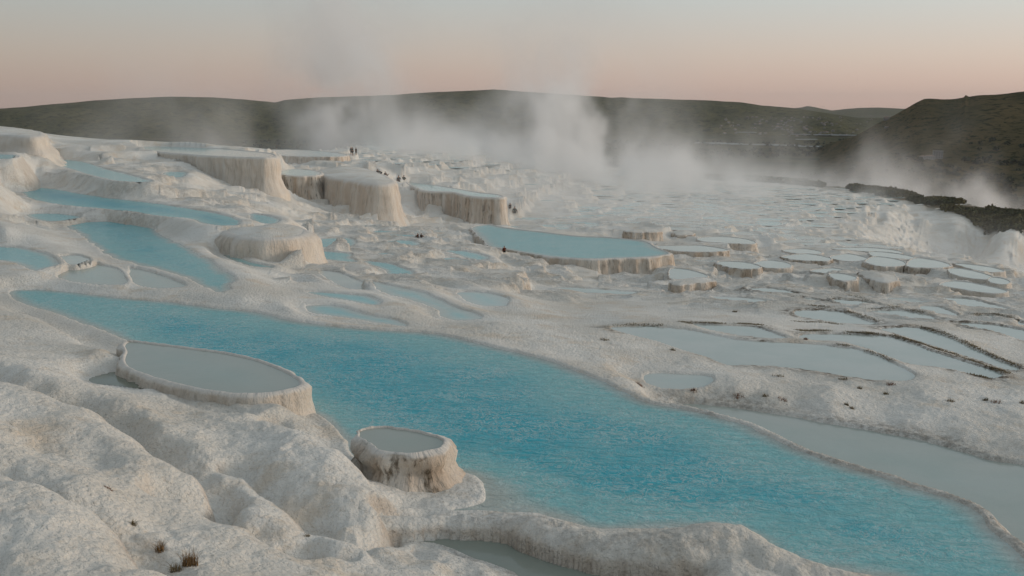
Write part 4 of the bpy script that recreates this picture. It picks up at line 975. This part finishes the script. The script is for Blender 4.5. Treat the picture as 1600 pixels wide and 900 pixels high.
for k_, (u, v, m, rr2, lab) in enumerate([
    (1216,588,M_WEED,.45,'brown tuft on the near bank of the long grey mirror pool, left end'),(1392,602,M_RUST,.32,'orange tuft touching the near tip of the long grey mirror pool'),
    (1343,608,M_WEED,.2,'small dark tuft left of the orange one, below the mirror pool'),(1384,617,M_WEED,.2,'small dark tuft just under the orange one'),
    (1317,593,M_WEED,.35,'yellowish tuft on the near shore line of the mirror pool'),(1222,625,M_RUST,.4,'rusty mat on the bank above the pale green long pool'),
    (1153,619,M_RUST,.4,'rusty mat left end of the bank above the pale green pool'),(1195,620,M_WEED,.25,'brown tuft between the two rusty mats'),
    (1051,548,M_WEED,.25,'lone tuft on the bare slope left of the mirror pool'),(945,532,M_WEED,.4,'brown tuft on bare ground farthest left of the plain'),
    (1084,610,M_RUST,.2,'orange fleck at the shore of the faint shallow puddle'),(1485,627,M_WEED,.3,'brown tuft on bare ground near the right edge, left one'),
    (1556,629,M_RUST,.4,'wide reddish tuft on bare ground near the right edge'),(1597,631,M_WEED,.2,'dark tuft cut by the right edge of the view'),
    (1323,633,M_WEED,.15,'dark dot-like tuft on the bank, left of two'),(1331,639,M_WEED,.15,'dark dot-like tuft on the bank, right of two'),
    (1000,603,M_RUST,.3,'orange wisps beside the blue pool rim'),(1540,626,M_WEED,.2,'small tuft just left of the wide reddish one'),
    (1259,531,M_RUST,.2,'little orange tuft on the point between two mirror pools'),(1148,488,M_WEED,.3,'brown tuft on the pale upper slope')]):
    tuft(u, v, m, rr2, 0.13, 55, lab)
# weeds fringing the thin dams: nobody could count the blades
pts = []
def fringe(line, n, spread=0.25, h=None):
    P = [hit(u, v, fn=gfn)[:2] for u, v in line]
    for _ in range(n * 2):
        i = rs.randrange(len(P) - 1); t = rs.random()
        if vnoise(np.array([(i + t) * 3.1]), np.array([line[0][0] * .1]), 6)[0] < 0.35: continue
        x = P[i][0] + (P[i+1][0] - P[i][0]) * t + rs.gauss(0, spread * .6); y = P[i][1] + (P[i+1][1] - P[i][1]) * t + rs.gauss(0, spread * .6)
        pts.append((x, y, float(gfn(np.array([x]), np.array([y]))[0]) - 0.01))
fringe([(1245,516),(1275,517),(1310,519),(1345,521),(1370,522)], 900, 0.28)
fringe([(1395,524),(1430,534),(1460,544),(1490,553),(1520,563),(1545,572),(1575,584)], 1300, 0.22)
fringe([(1440,515),(1475,521),(1510,536),(1545,553),(1590,572)], 900, 0.22)
fringe([(1060,503),(1110,505),(1150,506),(1190,508)], 700, 0.25); fringe([(965,508),(1000,508),(1035,509)], 300, 0.25)
fringe([(1290,537),(1330,543),(1370,556),(1395,565)], 260, 0.15); fringe([(1500,581),(1530,588),(1545,592)], 200, 0.15)
fringe([(1265,477),(1310,482),(1330,488),(1370,503)], 500, 0.3); fringe([(1350,482),(1400,481),(1440,488)], 400, 0.3)
fringe([(1200,457),(1250,462),(1300,468),(1330,478)], 400, 0.3); fringe([(1300,463),(1350,467),(1385,477)], 350, 0.3)
fringe([(1520,491),(1560,492),(1600,500)], 300, 0.3); fringe([(1240,502),(1290,504),(1335,507)], 300, 0.25)
fringe([(1125,404),(1200,404)], 60, 0.3); 
V, Fc = blades(pts, 0.075, 0.014, 1.1, rs, 2)
tag(obj_from('rim_weeds', V, Fc, M_WEED), 'dark low weeds fringing the thin dams between the mirror pools', 'weeds', kind='stuff')
# damp grass on the small tan basin
pts = []
tuft(563, 690, M_STRAW, 0.5, 0.13, 260, 'mat of dead straw at the left end of the small tan basin', 'dry grass in the near crust', 'dry_grass_tuft', 1.5)
tuft(596, 744, M_WEED, 0.35, 0.16, 160, 'brown grass in the shaded recess left of the small tan basin', 'dry grass in the near crust', 'dry_grass_tuft', 1.2)
for u, v in ((560,682),(572,690),(585,696),(596,704),(600,758),(612,750),(640,710),(660,706),(550,690)):
    x, y, z = hit(u, v, fn=gfn)
    
# ------------------------------------------------------------------ scrub and trees (too many to count)
def blob_cloud(name, centers, sizes, mat, leaves=36, leaf=0.28, flat=0.7, label=None, cat=None):
    n_ = len(centers); rg = np.random.default_rng(len(centers))
    d = rg.normal(size=(n_, leaves, 3)); d /= np.linalg.norm(d, axis=2, keepdims=True); rr3 = rg.uniform(0.45, 1.0, (n_, leaves, 1)) ** 0.6
    c = centers[:, None, :] + d * rr3 * sizes[:, None, None] * np.array([1, 1, flat]) + np.array([0, 0, 1]) * sizes[:, None, None] * flat * 0.75
    a = rg.normal(size=(n_, leaves, 3)); b_ = rg.normal(size=(n_, leaves, 3)); a /= np.linalg.norm(a, axis=2, keepdims=True); b_ = np.cross(a, b_); b_ /= np.linalg.norm(b_, axis=2, keepdims=True)
    L_ = leaf * sizes[:, None, None] * rg.uniform(0.6, 1.3, (n_, leaves, 1))
    q = np.stack([c - a*L_, c + b_*L_, c + a*L_, c - b_*L_], 2).reshape(-1, 3)
    f = np.arange(len(q)).reshape(-1, 4)
    o = grid_mesh(name, q, f, mat, smooth=False); tag(o, label, cat, kind='stuff'); return o
M_SCRUB = simple_mat('scrub_leaves', (0.13, 0.11, 0.045), (0.055, 0.060, 0.022), 0.16)
M_TREE = simple_mat('valley_tree_leaves', (0.032, 0.042, 0.022), (0.022, 0.030, 0.016), 0.02)
rg = np.random.default_rng(3)
C_ = []
for _ in range(9000):
    t_ = R(rg.uniform(11, 33)); rmx = float(rim_r(t_)); q = rmx - abs(rg.normal(0, 11)) + 3
    dd = math.degrees(t_)
    if q < rmx - (8 if dd < 16 else 8 + (dd - 16) * 1.3): continue
    x, y = q * math.sin(t_), q * math.cos(t_)
    if vnoise(np.array([x / 9]), np.array([y / 9]), 4)[0] < 0.36 and dd < 26: continue
    C_.append((x, y, float(gfn(np.array([x]), np.array([y]))[0]) - 0.1))
C_ = np.array(C_); blob_cloud('scrub', C_, rg.uniform(0.5, 1.35, len(C_)), M_SCRUB, 30, 0.34, label='dense dark olive scrub covering the far brink on the right', cat='scrub')
C_ = []
for _ in range(9000):
    t_ = R(rg.uniform(-24, 36)); q = math.exp(rg.uniform(math.log(900), math.log(4200)))
    x, y = q * math.sin(t_), q * math.cos(t_)
    if vnoise(np.array([x / 160]), np.array([y / 160]), 31)[0] < 0.42: continue
    z = float(fval2(np.array([t_]), np.array([q]), np.array([x]), np.array([y]))[0])
    if math.degrees(t_) > 11 and q > 1400: z = max(z, float(f3(np.array([t_]), np.array([q]), np.array([x]), np.array([y]))[0]))
    if z > -60: continue
    C_.append((x, y, z - 0.5))
C_ = np.array(C_); blob_cloud('valley_trees', C_, rg.uniform(3.0, 6.5, len(C_)), M_TREE, 26, 0.42, 0.8, label='scattered dark trees and hedges across the valley floor', cat='trees')

# ------------------------------------------------------------------ houses and greenhouses in the valley
M_HOUSE = simple_mat('pale_render', (0.22, 0.22, 0.22), (0.16, 0.16, 0.16), 0.02); M_ROOF = simple_mat('roof_tiles', (0.30, 0.20, 0.16), (0.22, 0.16, 0.13), 0.05)
M_GLASS = simple_mat('window_glass', (0.05, 0.06, 0.07)); M_FOIL = simple_mat('greenhouse_film', (0.34, 0.36, 0.36), (0.26, 0.28, 0.29), 0.01)
def box_v(x0, x1, y0, y1, z0, z1): return [(x, y, z) for z in (z0, z1) for x, y in ((x0,y0),(x1,y0),(x1,y1),(x0,y1))]
BF = [(0,3,2,1),(4,5,6,7),(0,1,5,4),(1,2,6,5),(2,3,7,6),(3,0,4,7)]
def mk_house(w_, d_, h_, floors, pitched=True, name='house'):
    e = bpy.data.objects.new(name, None); COL.objects.link(e)
    obj_from('wall', box_v(-w_/2, w_/2, -d_/2, d_/2, -3, h_), BF, M_HOUSE, e)
    if pitched:
        o_ = .5; obj_from('roof', [(-w_/2-o_,-d_/2-o_,h_),(w_/2+o_,-d_/2-o_,h_),(w_/2+o_,d_/2+o_,h_),(-w_/2-o_,d_/2+o_,h_),(-w_/2*.6,0,h_+d_*.25),(w_/2*.6,0,h_+d_*.25)], [(0,1,5,4),(1,2,5),(2,3,4,5),(3,0,4),(0,3,2,1)], M_ROOF, e)
    else: obj_from('roof', box_v(-w_/2-.3, w_/2+.3, -d_/2-.3, d_/2+.3, h_+.003, h_+.7), BF, M_HOUSE, e)
    for fl_ in range(floors):
        for k in range(max(2, int(w_ / 4))):
            x_ = -w_/2 + (k + .5) * w_ / max(2, int(w_/4)); z_ = 0.9 + fl_ * 3
            obj_from('window', box_v(x_-.7, x_+.7, -d_/2-.06, -d_/2+.1, z_, z_+1.4), BF, M_GLASS, e)
    return e
def vsurf(x, y):
    t_ = np.arctan2(x, y); q = np.hypot(x, y); z = fval2(t_, q, x, y)
    z3 = np.where((t_ > R(11)) & (q > 1400) & (q < 3600), f3(t_, q, x, y), -999); z2 = np.where((t_ > R(5)) & (q > 10400), f2(t_, q, x, y), -999); z1 = np.where((t_ < R(24)) & (q > 4200) & (q < 7600), f1(t_, q, x, y), -999)
    return np.maximum(np.maximum(z, z3), np.maximum(z1, z2))
def place(o, u, v, rz, sc, label, cat, group=None):
    x, y, z = hit(u, v, 700, 16000, vsurf, 6000); o.location = (x, y, z); o.rotation_euler = (0, 0, rz); o.scale = (sc,) * 3
    tag(o, label, cat, group)
def dup(o):
    c = o.copy(); COL.objects.link(c)
    for ch in o.children:
        k = ch.copy(); COL.objects.link(k); k.parent = c
    return c
h0 = mk_house(17, 12, 13, 4, False); place(h0, 1465, 247, -0.3, 1.0, 'tall white farm block alone at the foot of the right hill', 'house')
h1 = mk_house(16, 8, 5, 1); place(h1, 1452, 248, 0.1, 1.0, 'low outbuilding left of the tall white farm block', 'house')
h2 = mk_house(11, 9, 7, 2); place(h2, 1441, 249, 0.3, 0.8, 'small farmhouse farthest left at the foot of the right hill', 'house')
town = mk_house(30, 18, 12, 0); town.name = 'house'
place(town, 1215, 200, 0.2, 0.6, 'small pale house in the far town across the valley', 'house', 'houses of the far town')
rs2 = random.Random(11)
for k in range(120):
    c = dup(town); u = min(max(rs2.gauss(1245, 62), 1125), 1385); v = rs2.uniform(184, 214) - (0.02 * abs(u - 1215))
    place(c, u, v, rs2.uniform(-.5, .5), rs2.uniform(.22, .5) , 'small pale house in the far town across the valley', 'house', 'houses of the far town')
V = []; Fc = []
for k in range(8):
    b0 = len(V); x0 = -40 + k * 10
    for y_ in (-90, 90):
        for a in range(6): V.append((x0 + 4.5 * (1 - math.cos(a / 5 * math.pi)), y_, 4.5 * math.sin(a / 5 * math.pi)))
    for a in range(5): Fc.append((b0 + a, b0 + a + 1, b0 + 7 + a, b0 + 6 + a))
    Fc += [tuple(b0 + a for a in range(6)), tuple(b0 + 11 - a for a in range(6))]
gh = obj_from('greenhouse', V, Fc, M_FOIL)
first = True
for (u, v, lab) in ((1110,224,'a'),(1135,225,'b'),(1160,226,'c'),(1190,226.5,'d'),(1225,227.5,'e'),(1265,229,'f'),(1285,229.5,'g'),(1165,207,'h'),(1250,210,'i'),(1290,211,'j'),(1320,211.5,'k'),(1260,218,'l')):
    g = gh if first else gh.copy()
    if not first: COL.objects.link(g)
    first = False
    place(g, u, v, 1.45 + rs2.uniform(-.1, .1), rs2.uniform(0.4, 0.7), 'long low pale greenhouse block in the valley fields', 'greenhouse', 'greenhouses on the valley floor')

# ------------------------------------------------------------------ steam
def steam_mat(name, k, col=(1.0, 1.0, 1.0)):
    m = bpy.data.materials.new(name); m.use_nodes = True; n = m.node_tree.nodes; l = m.node_tree.links; n.clear()
    o = n.new('ShaderNodeOutputMaterial'); v = n.new('ShaderNodeVolumePrincipled'); v.inputs['Color'].default_value = (*col, 1)
    v.inputs['Density'].default_value = k; v.inputs['Anisotropy'].default_value = 0.0; v.inputs['Density Attribute'].default_value = 'density'
    l.new(v.outputs[0], o.inputs['Volume']); return m
class GN:
    def __init__(s, name):
        s.t = bpy.data.node_groups.new(name, 'GeometryNodeTree'); s.t.interface.new_socket('Geometry', in_out='OUTPUT', socket_type='NodeSocketGeometry')
        s.n = s.t.nodes; s.l = s.t.links; s.out = s.n.new('NodeGroupOutput')
        p = s.n.new('GeometryNodeInputPosition'); x = s.n.new('ShaderNodeSeparateXYZ'); s.l.new(p.outputs[0], x.inputs[0]); s.p = p.outputs[0]; s.x, s.y, s.z = x.outputs
    def m(s, op, a, b=None, c=None, clamp=False):
        k = s.n.new('ShaderNodeMath'); k.operation = op; k.use_clamp = clamp
        for i, v in enumerate((a, b, c)):
            if v is None: continue
            if isinstance(v, (int, float)): k.inputs[i].default_value = v
            else: s.l.new(v, k.inputs[i])
        return k.outputs[0]
    def ss(s, v, a, b):
        k = s.n.new('ShaderNodeMapRange'); k.interpolation_type = 'SMOOTHSTEP'; s.l.new(v, k.inputs[0]); k.inputs[1].default_value = a; k.inputs[2].default_value = b; return k.outputs[0]
    def noise(s, sc, det, off=(0, 0, 0), scale3=(1, 1, 1), dist=0.0, rough=.5):
        v = s.n.new('ShaderNodeVectorMath'); v.operation = 'MULTIPLY_ADD'; s.l.new(s.p, v.inputs[0]); v.inputs[1].default_value = scale3; v.inputs[2].default_value = off
        k = s.n.new('ShaderNodeTexNoise'); s.l.new(v.outputs[0], k.inputs['Vector']); k.inputs['Scale'].default_value = sc; k.inputs['Detail'].default_value = det; k.inputs['Distortion'].default_value = dist; k.inputs['Roughness'].default_value = rough
        return k.outputs[0]
def steam(name, lo, hi, vox, gfun, mat, label):
    g = GN(name); d = gfun(g)
    # fade at the faces so that no box shows
    for ax, (a, b) in zip((g.x, g.y, g.z), zip(lo, hi)):
        f = (b - a) * 0.07; d = g.m('MULTIPLY', d, g.m('MULTIPLY', g.ss(ax, a, a + f), g.ss(ax, b, b - f)))
    vc = g.n.new('GeometryNodeVolumeCube'); g.l.new(d, vc.inputs['Density'])
    vc.inputs['Min'].default_value = lo; vc.inputs['Max'].default_value = hi
    for i, q in enumerate(('X', 'Y', 'Z')): vc.inputs['Resolution ' + q].default_value = max(8, int((hi[i] - lo[i]) / vox))
    sm = g.n.new('GeometryNodeSetMaterial'); sm.inputs['Material'].default_value = mat
    g.l.new(vc.outputs[0], sm.inputs[0]); g.l.new(sm.outputs[0], g.out.inputs[0])
    me = bpy.data.meshes.new(name); me.materials.append(mat); o = bpy.data.objects.new(name, me); COL.objects.link(o)
    md = o.modifiers.new('steam', 'NODES'); md.node_group = g.t
    return tag(o, label, 'steam', kind='stuff')
def col_xy(u, d): 
    x, y, w = ray(u, 240); return float(x / y * d), d
def far_steam(g):
    gr = g.m('MULTIPLY_ADD', g.x, -0.095, -15.5); h = g.m('MAXIMUM', g.m('SUBTRACT', g.z, gr), 0.0)
    wx = g.m('MULTIPLY_ADD', g.noise(0.035, 3, (3, 1, 7)), 40.0, -20.0); wy = g.m('MULTIPLY_ADD', g.noise(0.035, 3, (30, 11, 7)), 30.0, -15.0)
    hk = g.m('MULTIPLY', g.ss(h, 0.0, 22.0), 1.0)
    X_ = g.m('MULTIPLY_ADD', wx, hk, g.x); Y_ = g.m('MULTIPLY_ADD', wy, hk, g.y)
    n = g.noise(0.045, 6, (0, 0, 0), (1, 1, 0.75), 0.6, 0.62); n2 = g.noise(0.11, 5, (9, 4, 2), (1, 1, 0.6), 0.4, 0.6)
    tot = None
    for (u, d_, r0, gro, H, D, tilt) in ((545, 318, 9, .26, 17, 4.2, -.04), (515, 300, 6, .35, 12, 1.2, -.1), (905, 345, 15, .22, 16, 3.0, -.15), (860, 330, 9, .3, 9, .8, -.3), (690, 325, 12, .2, 5.0, 1.6, 0), (620, 310, 10, .2, 5.5, 1.5, 0), (985, 335, 9, .3, 9, .75, -.35), (1060, 330, 9, .3, 7, .8, -.4), (1140,330,8,.3,6,.6,-.2), (1225, 362, 7, .3, 6, 1.5, -.5), (1320, 365, 8, .3, 6.5, 1.6, -.7), (1400, 365, 8, .3, 6, 1.5, -.8), (1480, 360, 9, .3, 6, 1.4, -.6), (1570, 360, 10, .3, 6, 1.4, -.4), (1660, 350, 10, .3, 6, 1.2, -.4), (620, 300, 9, .3, 6, .8, -.1), (775, 320, 8, .3, 6, .9, -.2), (960, 285, 9, .25, 4.5, 1.0, -.4), (1075, 290, 9, .25, 4.5, 1.0, -.4), (1180, 300, 9, .25, 4.0, .9, -.5)):
        x_, y_ = col_xy(u, d_)
        dx = g.m('SUBTRACT', X_, g.m('MULTIPLY_ADD', h, tilt, x_)); dy = g.m('MULTIPLY', g.m('SUBTRACT', Y_, y_), 0.55)
        r_ = g.m('MULTIPLY_ADD', h, gro, r0); q = g.m('DIVIDE', g.m('SQRT', g.m('ADD', g.m('MULTIPLY', dx, dx), g.m('MULTIPLY', dy, dy))), r_)
        c = g.m('MULTIPLY', g.m('EXPONENT', g.m('MULTIPLY', g.m('MULTIPLY', q, q), -1.0)), g.m('MULTIPLY', g.m('EXPONENT', g.m('DIVIDE', h, -H)), D))
        tot = c if tot is None else g.m('ADD', tot, c)
    rgt = g.m('MULTIPLY', g.x, 0.35)
    band = g.m('MULTIPLY', g.ss(g.m('SUBTRACT', g.y, rgt), 225.0, 262.0), g.ss(g.y, 415.0, 370.0))
    lay = g.m('MULTIPLY', g.m('MULTIPLY', g.m('EXPONENT', g.m('DIVIDE', h, -3.6)), band), g.m('MULTIPLY', g.ss(g.x, -60.0, -5.0), g.m('MULTIPLY_ADD', g.ss(g.x, 90.0, 50.0), 1.1, 0.45)))
    tot = g.m('ADD', tot, lay)
    k = g.m('MULTIPLY', g.ss(n, 0.455, 0.62), g.m('MULTIPLY_ADD', g.ss(n2, 0.35, 0.65), 0.8, 0.35))
    return g.m('MULTIPLY', tot, g.m('MULTIPLY', k, 1.0))
M_STEAM = steam_mat('steam', 0.10)
steam('steam', (-110, 232, -45), (190, 425, 62), 1.9, far_steam, M_STEAM, 'tall steam plumes and low drifting bank over the far pools')
def left_steam(g):
    h = g.m('MAXIMUM', g.m('ADD', g.z, 7.0), 0.0); n = g.noise(0.06, 6, (5, 2, 1), (1, 1, 0.7), 0.8, 0.62)
    tot = None
    for (u, d_, r0, gro, H, D, tilt) in ((330, 190, 6, .3, 6.5, 1.2, -.55), (215, 195, 9, .3, 6, .5, -.3), (430, 200, 6, .3, 7, .45, -.2), (120, 200, 9, .3, 4.5, .35, 0)):
        x_, y_ = col_xy(u, d_)
        dx = g.m('SUBTRACT', g.x, g.m('MULTIPLY_ADD', h, tilt, x_)); dy = g.m('SUBTRACT', g.y, y_)
        r_ = g.m('MULTIPLY_ADD', h, gro, r0); q = g.m('DIVIDE', g.m('SQRT', g.m('ADD', g.m('MULTIPLY', dx, dx), g.m('MULTIPLY', dy, dy))), r_)
        c = g.m('MULTIPLY', g.m('EXPONENT', g.m('MULTIPLY', g.m('MULTIPLY', q, q), -1.0)), g.m('MULTIPLY', g.m('EXPONENT', g.m('DIVIDE', h, -H)), D))
        tot = c if tot is None else g.m('ADD', tot, c)
    return g.m('MULTIPLY', tot, g.ss(n, 0.38, 0.68))
steam('steam', (-120, 160, -12), (-25, 228, 22), 1.5, left_steam, M_STEAM, 'thin plume leaning left behind the white back ridge')
def ravine_steam(g):
    h = g.m('MAXIMUM', g.m('ADD', g.z, 37.0), 0.0); n = g.noise(0.05, 5, (1, 12, 1), (1, 1, 1.0), 0.8, 0.6)
    return g.m('MULTIPLY', g.m('MULTIPLY', g.m('EXPONENT', g.m('DIVIDE', h, -3.5)), 0.75), g.ss(n, 0.32, 0.62))
steam('steam', (62, 125, -45), (150, 236, -16), 1.8, ravine_steam, M_STEAM, 'mist lying in the ravine below the white cliffs on the right')
def mid_steam(g):
    gr = g.m('MULTIPLY_ADD', g.x, -0.06, -19.0); h = g.m('MAXIMUM', g.m('SUBTRACT', g.z, gr), 0.0); n = g.noise(0.035, 5, (1, 2, 17), (1, 1, 1.4), 0.8, 0.6)
    return g.m('MULTIPLY', g.m('EXPONENT', g.m('DIVIDE', h, -3.0)), g.m('MULTIPLY', g.m('MULTIPLY', g.ss(n, 0.36, 0.66), g.ss(g.x, 75.0, 30.0)), 0.32))
steam('steam', (-75, 110, -32), (100, 238, -4), 2.2, mid_steam, M_STEAM, 'thin veil of mist over the middle terraces and cliffs')

# ------------------------------------------------------------------ haze
hv = box_v(-24000, 24000, -3000, 30000, -190, 420)
hz = obj_from('haze', hv, BF, None) if False else None
me = bpy.data.meshes.new('haze'); me.from_pydata(hv, [], BF); hz = bpy.data.objects.new('haze', me); COL.objects.link(hz)
m = bpy.data.materials.new('haze'); m.use_nodes = True; n_ = m.node_tree.nodes; n_.clear()
o_ = n_.new('ShaderNodeOutputMaterial'); v_ = n_.new('ShaderNodeVolumePrincipled'); v_.inputs['Color'].default_value = (0.90, 0.91, 0.93, 1); v_.inputs['Density'].default_value = 1.8e-5
m.node_tree.links.new(v_.outputs[0], o_.inputs['Volume']); me.materials.append(m)
tag(hz, 'thin evening haze over the whole valley', 'haze', kind='stuff')
